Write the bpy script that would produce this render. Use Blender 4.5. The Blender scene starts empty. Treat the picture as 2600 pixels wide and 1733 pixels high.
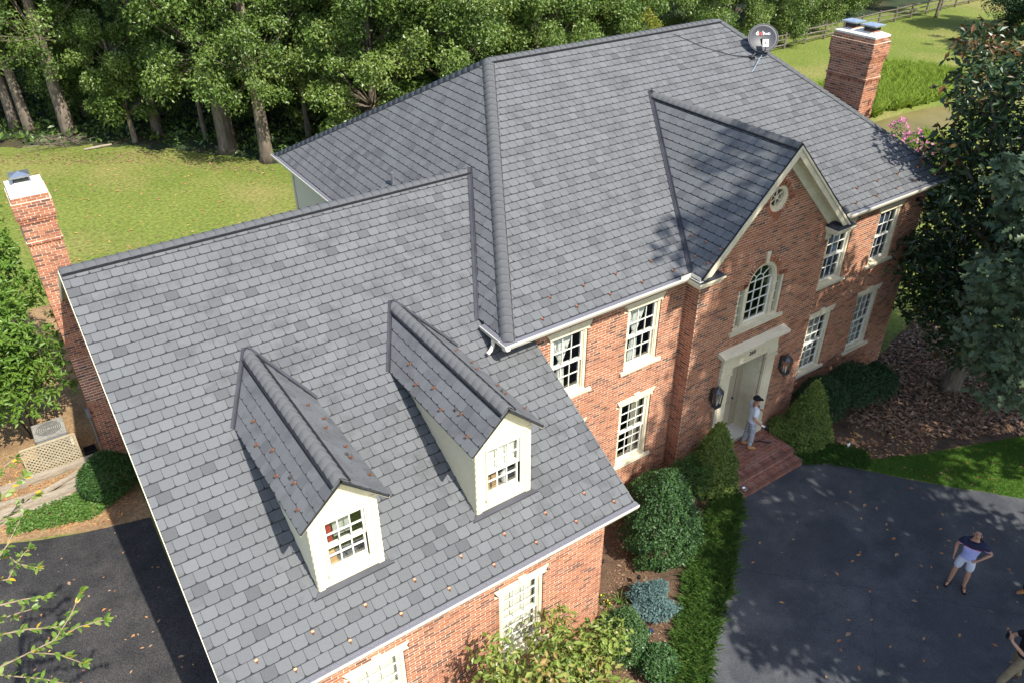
import bpy, math, random
import numpy as np
from mathutils import Vector, Matrix, Euler
random.seed(7); rng = np.random.default_rng(7)
sc = bpy.context.scene; col = sc.collection
R = math.radians
# ------------------------------------------------------------------ camera
CAM = Vector((-7.304, -10.945, 14.667)); YAW, PITCH, ROLL = R(-34.148), R(33.321), R(-0.219)
FW = Vector((-math.sin(YAW)*math.cos(PITCH), math.cos(YAW)*math.cos(PITCH), -math.sin(PITCH)))
r0 = Vector((math.cos(YAW), math.sin(YAW), 0)); u0_ = r0.cross(FW)
RT = math.cos(ROLL)*r0 + math.sin(ROLL)*u0_; UP = -math.sin(ROLL)*r0 + math.cos(ROLL)*u0_
cd = bpy.data.cameras.new('camera'); cam = bpy.data.objects.new('camera', cd); col.objects.link(cam)
cam.matrix_world = Matrix(((RT.x, UP.x, -FW.x, CAM.x), (RT.y, UP.y, -FW.y, CAM.y), (RT.z, UP.z, -FW.z, CAM.z), (0, 0, 0, 1)))
cd.sensor_width = 36; cd.lens = 2027.9/2600*36; cd.clip_end = 1500; sc.camera = cam
# ------------------------------------------------------------------ sky, sun, exposure
SAZ, SEL = R(-82.5), R(51)
S = Vector((math.cos(SEL)*math.cos(SAZ), math.cos(SEL)*math.sin(SAZ), math.sin(SEL)))
w = bpy.data.worlds.new('World'); sc.world = w; w.use_nodes = True
nt = w.node_tree; bg = nt.nodes['Background']; sky = nt.nodes.new('ShaderNodeTexSky')
sky.sky_type = 'NISHITA'; sky.sun_disc = False; sky.sun_elevation = SEL; sky.sun_rotation = R(90) - SAZ
sky.air_density = 1.0; sky.dust_density = 1.5
nt.links.new(sky.outputs[0], bg.inputs[0]); bg.inputs[1].default_value = 0.15
sl = bpy.data.lights.new('sun', 'SUN'); sl.energy = 4.2; sl.angle = R(0.5); sl.color = (1, .95, .86)
so = bpy.data.objects.new('sun', sl); col.objects.link(so); so.rotation_euler = (-S).to_track_quat('-Z', 'Y').to_euler(); so.location = (0, -20, 40)
vs = sc.view_settings; vs.view_transform = 'Standard'; vs.look = 'None'; vs.gamma = 1; vs.use_curve_mapping = False; vs.exposure = 1.1
# ------------------------------------------------------------------ materials
MATS = {}
def M(name, c1, c2=None, scale=6, rough=.8, bump=0, bscale=60, spec=.3, metal=0, ramp=None, grain=0, gscale=180, transl=0, stretch=None, wear=None, wscale=1.2, coords='Object'):
    """procedural material; ramp = colours along the per-face 'tint' attribute"""
    m = bpy.data.materials.new(name); m.use_nodes = True; t = m.node_tree; N, L = t.nodes, t.links
    b = N['Principled BSDF']; b.inputs['Roughness'].default_value = rough; b.inputs['Specular IOR Level'].default_value = spec; b.inputs['Metallic'].default_value = metal
    tc = N.new('ShaderNodeTexCoord'); vec = tc.outputs[coords]
    if stretch:
        mp = N.new('ShaderNodeMapping'); mp.inputs['Scale'].default_value = stretch; L.new(vec, mp.inputs[0]); vec = mp.outputs[0]
    def noise(s, det=4, ro=.6):
        n = N.new('ShaderNodeTexNoise'); n.inputs['Scale'].default_value = s; n.inputs['Detail'].default_value = det; n.inputs['Roughness'].default_value = ro; L.new(vec, n.inputs['Vector']); return n.outputs['Fac']
    def mix(f, a, bb, typ='MIX'):
        x = N.new('ShaderNodeMix'); x.data_type = 'RGBA'; x.blend_type = typ
        for sock, v in ((x.inputs[0], f), (x.inputs[6], a), (x.inputs[7], bb)):
            if hasattr(v, 'is_linked') or hasattr(v, 'links'): L.new(v, sock)
            elif isinstance(v, (int, float)): sock.default_value = v
            else: sock.default_value = (*v, 1)
        return x.outputs[2]
    def rampn(src, stops):
        rp = N.new('ShaderNodeValToRGB'); L.new(src, rp.inputs[0]); e = rp.color_ramp.elements
        while len(e) < len(stops): e.new(.5)
        for q, (p, cc) in zip(e, stops): q.position = p; q.color = (*cc, 1) if len(cc) == 3 else cc
        return rp.outputs[0]
    if ramp:
        at = N.new('ShaderNodeAttribute'); at.attribute_name = 'tint'
        n = len(ramp); base = rampn(at.outputs['Fac'], [(i/(n-1), cc) for i, cc in enumerate(ramp)])
    elif c2: base = rampn(noise(scale), [(.32, c1), (.68, c2)])
    else: base = None
    if base is None and (grain or wear):
        rgb = N.new('ShaderNodeRGB'); rgb.outputs[0].default_value = (*c1, 1); base = rgb.outputs[0]
    if wear: base = mix(rampn(noise(wscale, 6, .65), [(.48, (0, 0, 0)), (.66, (1, 1, 1))]), base, wear)
    if grain: base = mix(1.0, base, rampn(noise(gscale, 2), [(.3, (1-grain,)*3), (.7, (1+grain*.6,)*3)]), 'MULTIPLY')
    if base is None: b.inputs['Base Color'].default_value = (*c1, 1)
    else: L.new(base, b.inputs['Base Color'])
    if bump:
        bp = N.new('ShaderNodeBump'); bp.inputs['Strength'].default_value = bump; bp.inputs['Distance'].default_value = .02; L.new(noise(bscale, 5), bp.inputs['Height']); L.new(bp.outputs[0], b.inputs['Normal'])
    if transl:
        tr = N.new('ShaderNodeBsdfTranslucent'); ms = N.new('ShaderNodeMixShader'); ms.inputs[0].default_value = transl
        if base is None: tr.inputs[0].default_value = (*c1, 1)
        else: L.new(base, tr.inputs[0])
        L.new(b.outputs[0], ms.inputs[1]); L.new(tr.outputs[0], ms.inputs[2]); L.new(ms.outputs[0], N['Material Output'].inputs[0])
    MATS[name] = m; return m
M('shingle', (.2,)*3, ramp=[(.072, .074, .077), (.095, .098, .102), (.107, .111, .115), (.115, .12, .124), (.124, .129, .133)], rough=.9, grain=.22, gscale=140, spec=.2, wear=(.085, .087, .09), wscale=2.2)
M('cap', (.078, .081, .086), (.1, .104, .108), scale=3, rough=.9, grain=.2, gscale=140, spec=.2)
M('deck', (.026, .028, .031), (.04, .042, .045), rough=.95, spec=.1)
M('dark_metal', (.018, .019, .024), (.034, .036, .045), scale=2, rough=.6, spec=.35)
M('vent_black', (.012, .012, .014), rough=.6)
M('copper', (.62, .27, .15), (.5, .2, .1), scale=20, rough=.33, metal=.85)
M('trim', (.66, .59, .42), (.71, .64, .47), scale=2, rough=.55, grain=.06, gscale=14, wear=(.56, .5, .36), wscale=1.4)
M('trim_shade', (.42, .36, .24), (.46, .39, .26), scale=2, rough=.6)
M('siding', (.66, .59, .4), (.7, .62, .44), scale=1.5, rough=.6, grain=.05, gscale=10)
M('white_sash', (.72, .7, .62), (.76, .74, .67), scale=3, rough=.45)
M('gutter', (.68, .64, .53), rough=.35, spec=.5)
M('gutter_guard', (.12, .12, .135), (.17, .17, .19), scale=40, rough=.6, metal=.2)
M('brick', (.3,)*3, ramp=[(.13, .07, .052), (.19, .085, .056), (.28, .112, .066), (.345, .135, .074), (.385, .158, .086), (.4, .18, .1), (.32, .16, .1)], rough=.9, grain=.3, gscale=38, bump=.35, bscale=90, spec=.15)
M('mortar', (.62, .51, .38), (.73, .62, .48), scale=9, rough=.95, grain=.15, gscale=60, wear=(.38, .32, .24))
M('paver', (.3,)*3, ramp=[(.2, .085, .06), (.28, .11, .075), (.34, .14, .09), (.29, .15, .11)], rough=.85, grain=.3, gscale=30, wear=(.13, .06, .045), wscale=3)
M('concrete', (.56, .53, .45), (.68, .65, .57), scale=3, rough=.9, bump=.2, grain=.1)
M('steel', (.55, .57, .6), (.72, .74, .78), scale=6, rough=.28, metal=.9)
M('mesh_dark', (.05, .05, .05), rough=.6)
M('asphalt', (.027, .027, .028), (.05, .048, .047), scale=1.3, rough=.9, bump=.8, bscale=90, grain=.75, gscale=45, wear=(.062, .058, .055), wscale=.8, spec=.2)
M('asphalt_old', (.05, .054, .061), (.069, .073, .08), scale=.9, rough=.92, bump=.8, bscale=90, grain=.4, gscale=55, wear=(.1, .102, .106), wscale=.6, spec=.2)
M('crack', (.03, .032, .036), rough=.95)
M('mulch', (.06, .036, .022), (.16, .1, .06), scale=26, rough=1, bump=1, bscale=40, grain=.4, gscale=60, wear=(.05, .032, .022), wscale=1.1)
M('straw', (.17, .1, .05), (.36, .24, .12), scale=14, rough=1, bump=.8, bscale=30, grain=.4, gscale=50, wear=(.16, .1, .05), wscale=.9)
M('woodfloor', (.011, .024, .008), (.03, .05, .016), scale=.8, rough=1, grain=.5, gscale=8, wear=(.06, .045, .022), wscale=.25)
M('lawn', (.11, .145, .028), (.15, .18, .04), scale=.14, rough=.95, bump=1, bscale=16, grain=.4, gscale=6, wear=(.2, .185, .062), wscale=.11, spec=.1)
M('grass_near', (.05, .115, .016), (.09, .165, .026), scale=.9, rough=.95, bump=.9, bscale=40, grain=.4, gscale=24, spec=.1)
M('water', (.11, .095, .03), (.16, .13, .045), scale=.5, rough=.45, spec=.15)
M('timber', (.24, .2, .145), (.35, .3, .23), scale=3, rough=.9, grain=.3, gscale=12, stretch=(1, 9, 9), wear=(.2, .16, .11))
M('lattice', (.3, .25, .16), (.38, .32, .21), scale=5, rough=.85)
M('bark', (.12, .095, .07), (.22, .18, .135), scale=7, rough=1, bump=1, bscale=12, stretch=(1, 1, .22), grain=.35, gscale=16, wear=(.075, .06, .045), wscale=2)
M('twig', (.2, .14, .09), (.26, .2, .14), scale=9, rough=.9)
M('glass_unit', (.02, .022, .025), rough=.04, spec=.8)
M('black_plastic', (.013, .013, .015), rough=.4)
M('grey_plastic', (.16, .165, .165), rough=.6)
M('weathered_lid', (.17, .165, .145), (.26, .25, .22), scale=5, rough=.85, grain=.2, gscale=20)
M('fence_wood', (.09, .075, .06), (.15, .13, .1), scale=3, rough=.95)
M('lamp_metal', (.05, .05, .055), (.12, .12, .125), scale=14, rough=.4, metal=.6)
M('curtain', (.86, .85, .8), rough=.9, transl=.25)
M('sheer', (.5, .5, .47), (.62, .61, .57), scale=6, rough=.9, transl=.3, stretch=(9, 1, .3))
M('blind', (.8, .77, .66), rough=.8)
M('drape', (.27, .24, .18), (.4, .36, .28), scale=7, rough=.9, stretch=(8, 1, .3))
M('drape_blue', (.04, .06, .12), (.09, .12, .2), scale=7, rough=.9, stretch=(8, 1, .3))
M('door_paint', (.36, .31, .22), (.39, .335, .24), scale=2, rough=.5)
M('room_dark', (.05, .045, .04), rough=.9)  # near-black colour stands in for the dimness of the rooms
M('cardboard', (.42, .25, .1), rough=.9)
M('red_cloth', (.35, .02, .03), rough=.9)
M('skin', (.42, .22, .14), (.48, .26, .17), scale=12, rough=.6)
M('skin_tan', (.35, .17, .1), (.4, .2, .12), scale=12, rough=.6)
M('white_cloth', (.66, .67, .72), (.74, .75, .8), scale=7, rough=.95, bump=.5, bscale=9)
M('camo', (.17, .175, .19), (.5, .51, .54), scale=24, rough=.95)
M('tan_leather', (.42, .22, .08), (.5, .27, .1), scale=9, rough=.7)
M('navy_cloth', (.016, .018, .05), rough=.95)
M('blue_stripe', (.3, .33, .62), (.37, .4, .68), scale=60, rough=.95)
M('red_stripe', (.55, .06, .1), rough=.9)
M('light_shorts', (.52, .53, .6), (.6, .61, .68), scale=6, rough=.95, bump=.4, bscale=9)
M('khaki', (.2, .155, .09), (.26, .2, .12), scale=8, rough=.95, bump=.4, bscale=10)
M('black_cloth', (.012, .012, .015), rough=.95)
M('dark_leather', (.05, .03, .02), rough=.6)
M('dish_grey', (.033, .035, .042), (.045, .047, .055), scale=3, rough=.45)
M('print_white', (.8, .8, .8), rough=.6)
M('print_red', (.6, .06, .05), rough=.6)
M('leather_boot', (.45, .2, .06), (.3, .13, .04), scale=9, rough=.6)
M('pink', (.5, .17, .32), rough=.8, transl=.3)
M('yellow_flower', (.6, .45, .04), rough=.8)
M('solar', (.02, .03, .08), rough=.15, spec=.6)
def leafmat(n, *cols, rough=.5, transl=.28, spec=.35): return M(n, cols[0], ramp=list(cols), rough=rough, transl=transl, spec=spec)
leafmat('leaf_wood', (.055, .105, .018), (.09, .155, .026), (.13, .195, .038), (.175, .23, .055), rough=.4, spec=.5)
leafmat('leaf_wood_b', (.065, .12, .02), (.1, .165, .028), (.14, .2, .038), (.185, .235, .052), rough=.4, spec=.5)
leafmat('leaf_yellow', (.13, .16, .02), (.2, .22, .025), (.28, .27, .03))
leafmat('leaf_magnolia', (.012, .028, .009), (.018, .042, .012), (.026, .055, .016), (.035, .065, .02), (.12, .055, .02), rough=.36, transl=.1, spec=.4)
leafmat('leaf_oak', (.05, .085, .04), (.08, .12, .058), (.12, .16, .085), rough=.5, transl=.2)
leafmat('leaf_shade_tree', (.05, .1, .02), (.09, .15, .03), transl=.3)
leafmat('leaf_rhodo', (.07, .15, .02), (.11, .2, .028), (.16, .25, .035), rough=.45)
leafmat('leaf_box', (.02, .06, .012), (.035, .09, .016), (.06, .125, .022))
leafmat('leaf_holly', (.022, .06, .016), (.035, .085, .022), (.06, .12, .032), rough=.45, spec=.35, transl=.15)
leafmat('leaf_boxvar', (.025, .07, .018), (.045, .1, .026), (.16, .24, .09), rough=.35, spec=.45)
leafmat('leaf_blue', (.07, .13, .125), (.12, .2, .19), (.19, .28, .26), rough=.7)
leafmat('leaf_spruce', (.08, .13, .024), (.13, .185, .034), (.2, .25, .05), rough=.6, transl=.2)
leafmat('leaf_yew', (.014, .042, .013), (.024, .06, .018), (.038, .08, .024), rough=.5, transl=.1)
leafmat('leaf_dogwood', (.09, .15, .025), (.15, .21, .035), (.22, .27, .06), (.3, .2, .07), rough=.4)
leafmat('leaf_cherry', (.08, .15, .02), (.125, .2, .03), (.17, .235, .045), (.5, .33, .02), rough=.4)
leafmat('leaf_dead', (.34, .13, .05), (.42, .2, .07), (.3, .2, .12), (.24, .13, .08), (.5, .33, .1), rough=.8, transl=.1)
leafmat('leaf_brown', (.12, .07, .04), (.19, .115, .068), (.27, .175, .11), (.27, .13, .06), rough=.6, transl=.05)
leafmat('blade', (.045, .11, .02), (.075, .155, .03), (.12, .205, .045), (.18, .23, .06), rough=.5)
leafmat('meadow', (.2, .29, .04), (.28, .38, .055), (.36, .43, .075), rough=.7, transl=.4)
leafmat('lawn_blade', (.065, .14, .018), (.1, .195, .026), (.14, .24, .036), rough=.6)
leafmat('ivy', (.05, .12, .02), (.085, .17, .03), (.13, .22, .045), rough=.4)
def polomat():
    m = bpy.data.materials.new('polo'); m.use_nodes = True; t = m.node_tree; N, L = t.nodes, t.links; b = N['Principled BSDF']; b.inputs['Roughness'].default_value = .95; tc = N.new('ShaderNodeTexCoord'); sp = N.new('ShaderNodeSeparateXYZ'); L.new(tc.outputs['Object'], sp.inputs[0])
    mr = N.new('ShaderNodeMapRange'); mr.inputs[1].default_value = .8; mr.inputs[2].default_value = 1.6; L.new(sp.outputs[2], mr.inputs[0]); rp = N.new('ShaderNodeValToRGB'); rp.color_ramp.interpolation = 'CONSTANT'; e = rp.color_ramp.elements; e[0].color = (.36, .38, .66, 1); e[1].position = .605; e[1].color = (.55, .07, .12, 1); e.new(.625).color = (.016, .018, .05, 1)
    L.new(mr.outputs[0], rp.inputs[0]); L.new(rp.outputs[0], b.inputs[0]); MATS['polo'] = m
polomat()
def glassmat():
    m = bpy.data.materials.new('pane_glass'); m.use_nodes = True; t = m.node_tree; N, L = t.nodes, t.links; N.remove(N['Principled BSDF'])
    tr = N.new('ShaderNodeBsdfTransparent'); tr.inputs[0].default_value = (.95, .97, .96, 1); gl = N.new('ShaderNodeBsdfGlossy'); gl.inputs['Roughness'].default_value = .02
    lw = N.new('ShaderNodeLayerWeight'); lw.inputs[0].default_value = .1; mx = N.new('ShaderNodeMixShader'); ml = N.new('ShaderNodeMath'); ml.operation = 'MULTIPLY_ADD'; ml.inputs[1].default_value = .8; ml.inputs[2].default_value = .03
    L.new(lw.outputs['Facing'], ml.inputs[0]); L.new(ml.outputs[0], mx.inputs[0]); L.new(tr.outputs[0], mx.inputs[1]); L.new(gl.outputs[0], mx.inputs[2]); L.new(mx.outputs[0], N['Material Output'].inputs[0]); MATS['pane_glass'] = m
glassmat()
# ------------------------------------------------------------------ helpers
WL = {}
def par(o, p):
    o.parent = p; o.matrix_parent_inverse = Matrix.Translation(-WL.get(p.name, Vector((0, 0, 0))))
def tag(o, label=None, cat=None, group=None, kind=None):
    for k, v in (('label', label), ('category', cat), ('group', group), ('kind', kind)):
        if v: o[k] = v
    return o
def empty(name, loc, label=None, cat=None, group=None):
    o = bpy.data.objects.new(name, None); o.empty_display_size = .2; col.objects.link(o); o.location = loc; WL[o.name] = Vector(loc); return tag(o, label, cat, group)
def mesh_flat(name, V, loops, tot, tint=None, smooth=False):
    V = np.asarray(V, np.float32).reshape(-1, 3); loops = np.asarray(loops, np.int32); tot = np.asarray(tot, np.int32)
    me = bpy.data.meshes.new(name); me.vertices.add(len(V)); me.vertices.foreach_set('co', V.ravel())
    me.loops.add(len(loops)); me.loops.foreach_set('vertex_index', loops); me.polygons.add(len(tot))
    st = np.zeros(len(tot), np.int32); st[1:] = np.cumsum(tot)[:-1]; me.polygons.foreach_set('loop_start', st); me.polygons.foreach_set('loop_total', tot)
    me.polygons.foreach_set('use_smooth', np.full(len(tot), smooth, bool))
    if tint is not None:
        a = me.attributes.new('tint', 'FLOAT', 'FACE'); a.data.foreach_set('value', np.asarray(tint, np.float32))
    me.update(calc_edges=True); return me
def link(name, me, mat, parent=None):
    o = bpy.data.objects.new(name, me); col.objects.link(o)
    if mat and not me.materials: me.materials.append(MATS[mat])
    if parent: par(o, parent)
    return o
class MB:
    def __init__(s): s.v = []; s.l = []; s.t = []; s.c = []
    def face(s, pts, tint=.5):
        b = len(s.v); s.v += [tuple(p) for p in pts]; s.l += range(b, b+len(pts)); s.t.append(len(pts)); s.c.append(tint); return s
    def raw(s, pts, faces, tint=.5):
        b = len(s.v); s.v += [tuple(p) for p in pts]
        for f in faces: s.l += [b+i for i in f]; s.t.append(len(f)); s.c.append(tint)
        return s
    def box(s, x0, x1, y0, y1, z0, z1, tint=.5, M_=None):
        P = [Vector(p) for p in ((x0, y0, z0), (x1, y0, z0), (x1, y1, z0), (x0, y1, z0), (x0, y0, z1), (x1, y0, z1), (x1, y1, z1), (x0, y1, z1))]
        if M_: P = [M_ @ p for p in P]
        s.raw(P, [(0, 3, 2, 1), (4, 5, 6, 7), (0, 1, 5, 4), (1, 2, 6, 5), (2, 3, 7, 6), (3, 0, 4, 7)], tint); return s
    def prism(s, poly, d, tint=.5):
        """extrude polygon (3-D points) by vector d"""
        n = len(poly); d = Vector(d); P = [Vector(p) for p in poly]; s.raw(P+[p+d for p in P], [tuple(range(n))[::-1], tuple(range(n, 2*n))]+[(i, (i+1) % n, n+(i+1) % n, n+i) for i in range(n)], tint); return s
    def bar(s, a, b, wd, hd=None, tint=.5, up=(0, 0, 1)):
        a, b = Vector(a), Vector(b); hd = hd or wd; d = (b-a).normalized(); u = Vector(up)
        if abs(d.dot(u)) > .95: u = Vector((0, 1, 0))
        x = d.cross(u).normalized()*wd/2; y = d.cross(x).normalized()*hd/2
        s.prism([a+x+y, a-x+y, a-x-y, a+x-y], b-a, tint); return s
    def tube(s, pts, rad, n=8, tint=.5, cap=True):
        pts = [Vector(p) for p in pts]; rad = rad if hasattr(rad, '__len__') else [rad]*len(pts); b = len(s.v); k = len(pts); pr = None
        for i, p in enumerate(pts):
            d = (pts[min(i+1, k-1)]-pts[max(i-1, 0)]).normalized()
            if pr is None: pr = d.orthogonal().normalized()
            pr = (pr-d*pr.dot(d)).normalized(); q = d.cross(pr)
            for j in range(n): a = 2*math.pi*j/n; s.v.append(tuple(p+(pr*math.cos(a)+q*math.sin(a))*rad[i]))
        for i in range(k-1):
            for j in range(n): s.l += [b+i*n+j, b+i*n+(j+1) % n, b+(i+1)*n+(j+1) % n, b+(i+1)*n+j]; s.t.append(4); s.c.append(tint)
        if cap:
            s.l += [b+j for j in range(n)][::-1]; s.t.append(n); s.c.append(tint); s.l += [b+(k-1)*n+j for j in range(n)]; s.t.append(n); s.c.append(tint)
        return s
    def lathe(s, prof, n=12, o=(0, 0, 0), tint=.5, M_=None, sx=1, sy=1):
        b = len(s.v); k = len(prof); o = Vector(o)
        for (r, z) in prof:
            for j in range(n):
                a = 2*math.pi*(j+.5)/n; p = Vector((r*math.cos(a)*sx, r*math.sin(a)*sy, z)); s.v.append(tuple((M_ @ p if M_ else p)+o))
        for i in range(k-1):
            for j in range(n): s.l += [b+i*n+j, b+i*n+(j+1) % n, b+(i+1)*n+(j+1) % n, b+(i+1)*n+j]; s.t.append(4); s.c.append(tint)
        s.l += [b+j for j in range(n)][::-1]; s.t.append(n); s.c.append(tint); s.l += [b+(k-1)*n+j for j in range(n)]; s.t.append(n); s.c.append(tint); return s
    def mesh(s, name, smooth=False): return mesh_flat(name, s.v, s.l, s.t, s.c, smooth)
    def build(s, name, mat, parent=None, smooth=False, label=None):
        o = link(name, s.mesh(name, smooth), mat, parent)
        if label: o['label'] = label
        return o
def clip(poly, a, b, c):
    """keep a*u+b*v<=c"""
    out = []; n = len(poly)
    for i in range(n):
        p, q = poly[i], poly[(i+1) % n]; dp = a*p[0]+b*p[1]-c; dq = a*q[0]+b*q[1]-c
        if dp <= 0: out.append(p)
        if (dp < 0 < dq) or (dq < 0 < dp): t = dp/(dp-dq); out.append((p[0]+t*(q[0]-p[0]), p[1]+t*(q[1]-p[1])))
    return out
def clip_convex(poly, reg):
    """reg: counter-clockwise convex polygon"""
    n = len(reg)
    for i in range(n):
        (x0, y0), (x1, y1) = reg[i], reg[(i+1) % n]; a, b = (y1-y0), -(x1-x0); poly = clip(poly, a, b, a*x0+b*y0)
        if len(poly) < 3: return []
    return poly
def area2(p): return abs(sum(p[i][0]*p[(i+1) % len(p)][1]-p[(i+1) % len(p)][0]*p[i][1] for i in range(len(p))))/2
def project(p):
    v = Vector(p)-CAM; z = v.dot(FW); return 1300+2027.9*v.dot(RT)/z, 866.5-2027.9*v.dot(UP)/z, z
# ------------------------------------------------------------------ house dimensions (metres, ground at GZ)
GZ = -.5; PM = .566; D = 12.728; H = 6.0; RY = D/2; RZ = H+PM*RY; XA, XB, LX = 3.74, 11.9, 15.357; MS = (RZ-H)/XA; MSR = (RZ-H)/(LX-XB)
XL, XW, YF, ZF, PW, YW = -6.913, .884, -3.038, 3.657, .569, 4.278; ZW = ZF+PW*(YW-YF); XV = (ZW-H)/MS; YB = YF+(H-ZF)/PW; YBACK = 2*YW-YF
XE, ZE, PE, YE = 7.64, 8.581, .985, -.387; WE = (ZE-H)/PE; YI = (ZE-H)/PM
WA, WB, WF = .33, -.09, -2.72       # planes of main wall, entry bay wall, wing wall
DX = (-1.5, -4.5); DW, DZE, DZR, DPF = .75, 5.78, 6.49, -2.29; PD = (DZR-DZE)/DW; DPB = YF+(DZR-ZF)/PW; DPE = YF+(DZE-ZF)/PW
HOUSE = empty('brick_house', (7.6, 6, GZ), 'two storey red brick house with slate grey shingle roof, dormers and two chimneys', 'house')
EX, TW = .2038, .228
roof = MB(); SHS = MB(); CAND = []
def ccw(p): return p if sum(p[i][0]*p[(i+1) % len(p)][1]-p[(i+1) % len(p)][0]*p[i][1] for i in range(len(p))) > 0 else p[::-1]
def tabmesh(mb, poly, fr, v0, tint):
    O, U, V, N = fr; P = [O+U*u+V*v+N*(.017-.0135*(v-v0)/EX) for u, v in poly]; Q = [p-N*.012 for p in P]; n = len(P)
    mb.raw(P+Q, [tuple(range(n))]+[(i, n+i, n+(i+1) % n, (i+1) % n) for i in range(n)], tint)
def rtint():
    t = random.gauss(.62, .15)
    if random.random() < .07: t = random.uniform(.05, .3)
    return min(1, max(0, t))
def slope(O, U, V, regs, singles=False, deckonly=False):
    O, U, V = Vector(O), Vector(U).normalized(), Vector(V).normalized(); N = U.cross(V); fr = (O, U, V, N)
    for rg in regs: roof.prism([O+U*u+V*v for u, v in ccw(rg)], -N*.04)
    if deckonly: return
    allp = [p for rg in regs for p in rg]; um, uM = min(p[0] for p in allp), max(p[0] for p in allp); vm, vM = min(p[1] for p in allp), max(p[1] for p in allp)
    r = 0
    while vm+r*EX < vM-.02:
        v0 = vm+r*EX+.016; v1 = vm+(r+1)*EX+.002; off = (r % 2)*TW/2+random.uniform(-.012, .012); u = um-TW+off
        while u < uM:
            wj = TW
            jig = random.uniform(-.004, .004); a, b = u+.0035, u+wj-.0035; c = .036; vv = v0+jig
            poly = [(a+c, vv), (b-c, vv), (b-.011, vv+.012), (b, vv+c), (b, v1), (a, v1), (a, vv+c), (a+.011, vv+.012)]
            for rg in regs:
                pc = clip_convex(poly, ccw(rg))
                if len(pc) >= 3 and area2(pc) > .0004:
                    t = rtint()
                    if singles and len(pc) == 8 and abs(area2(pc)-area2(poly)) < 1e-6: CAND.append((pc, fr, vv, t, (u, vv)))
                    else: tabmesh(SHS, pc, fr, vv, t)
            u += wj
        r += 1
def uv(pts, fu, fv): return [(fu(*p), fv(*p)) for p in pts]
kw = math.hypot(1, PW); f = lambda x, y: x-XL; g = lambda x, y: (y-YF)*kw
xv3 = YB+.3*(YW-YB)/XV
slope((XL, YF, ZF), (1, 0, 0), (0, 1, PW), [uv([(XL, YF), (XW, YF), (XW, WA), (XL, WA)], f, g), uv([(XL, WA), (.3, WA), (.3, xv3), (XL, xv3)], f, g), uv([(XL, xv3), (.3, xv3), (XV, YW), (XL, YW)], f, g)], singles=True)
slope((XW, YBACK, ZF), (-1, 0, 0), (0, -1, PW), [[(0, 0), (XW-XL, 0), (XW-XL, (YW-YF)*kw), (0, (YW-YF)*kw)]], deckonly=True)
km = math.hypot(1, PM); f = lambda x, y: x; g = lambda x, y: y*km
slope((0, 0, H), (1, 0, 0), (0, 1, PM), [uv([(0, 0), (XE-WE, 0), (XE, YI), (XE, RY), (XA, RY)], f, g), uv([(XE+WE, 0), (LX, 0), (XB, RY), (XE, RY), (XE, YI)], f, g)])
slope((LX, D, H), (-1, 0, 0), (0, -1, PM), [[(0, 0), (LX, 0), (LX-XA, RY*km), (LX-XB, RY*km)]], deckonly=True)
kh = math.hypot(1, MS); f = lambda y, x: D-y; g = lambda y, x: x*kh
slope((0, D, H), (0, -1, 0), (1, 0, MS), [uv([(0, 0), (YB, 0), (YW, XV), (RY, XA)], f, g), uv([(YW, XV), (2*YW-YB, 0), (D, 0), (RY, XA)], f, g)])
slope((LX, 0, H), (0, 1, 0), (-1, 0, MSR), [[(0, 0), (D, 0), (RY, (LX-XB)*math.hypot(1, MSR))]])
ke = math.hypot(1, PE); f = lambda y, x: YI-y; g = lambda y, x: (x-XE+WE)*ke
slope((XE-WE, YI, H), (0, -1, 0), (1, 0, PE), [uv([(YE, XE-WE), (0, XE-WE), (YI, XE), (YE, XE)], f, g)])
slope((XE+WE, YE, H), (0, 1, 0), (-1, 0, PE), [[(0, 0), (-YE, 0), (YI-YE, WE*ke), (0, WE*ke)]])
kd = math.hypot(1, PD)
for xc in DX:
    slope((xc-DW, DPB, DZE), (0, -1, 0), (1, 0, PD), [[(0, DW*kd), (DPB-DPE, 0), (DPB-DPF, 0), (DPB-DPF, DW*kd)]])
    slope((xc+DW, DPF, DZE), (0, 1, 0), (-1, 0, PD), [[(0, 0), (DPE-DPF, 0), (DPB-DPF, DW*kd), (0, DW*kd)]])
ROOF = roof.build('roof', 'deck', HOUSE)
# shingles: the 300 that show largest are pieces of their own, the rest one mass
def shown(c):
    pc, fr, v0, t, (u, v) = c; p = fr[0]+fr[1]*(u+TW/2)+fr[2]*(v+EX/2); x, y, z = project(p)
    ok = 20 < x < 2580 and 20 < y < 1715
    for xc in DX:
        if xc-.95 < p.x < xc+.8 and -2.2 < p.y < 2.0: ok = False
    return z if ok else 1e9
CAND.sort(key=shown); variants = {}
def tabvariant(k):
    if k not in variants:
        mb = MB(); a, b = .0035, TW-.0035; c = .036; fr = (Vector(), Vector((1, 0, 0)), Vector((0, 1, 0)), Vector((0, 0, 1))); v1 = EX-.014
        tabmesh(mb, [(a+c, 0), (b-c, 0), (b-.011, .012), (b, c), (b, v1), (a, v1), (a, c), (a+.011, .012)], fr, 0, k/10); variants[k] = mb.mesh('shingle'); variants[k].materials.append(MATS['shingle'])
    return variants[k]
for i, (pc, fr, v0, t, (u, v)) in enumerate(CAND):
    if i < 300:
        o = link('shingle', tabvariant(round(t*10)), None); p = fr[0]+fr[1]*u+fr[2]*v; U, V, N = fr[1:]
        o.matrix_basis = Matrix(((U.x, V.x, N.x, p.x), (U.y, V.y, N.y, p.y), (U.z, V.z, N.z, p.z), (0, 0, 0, 1))); par(o, ROOF)
    else: tabmesh(SHS, pc, fr, v0, t)
tag(SHS.build('shingle_field', 'shingle', ROOF), kind='stuff')
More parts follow.
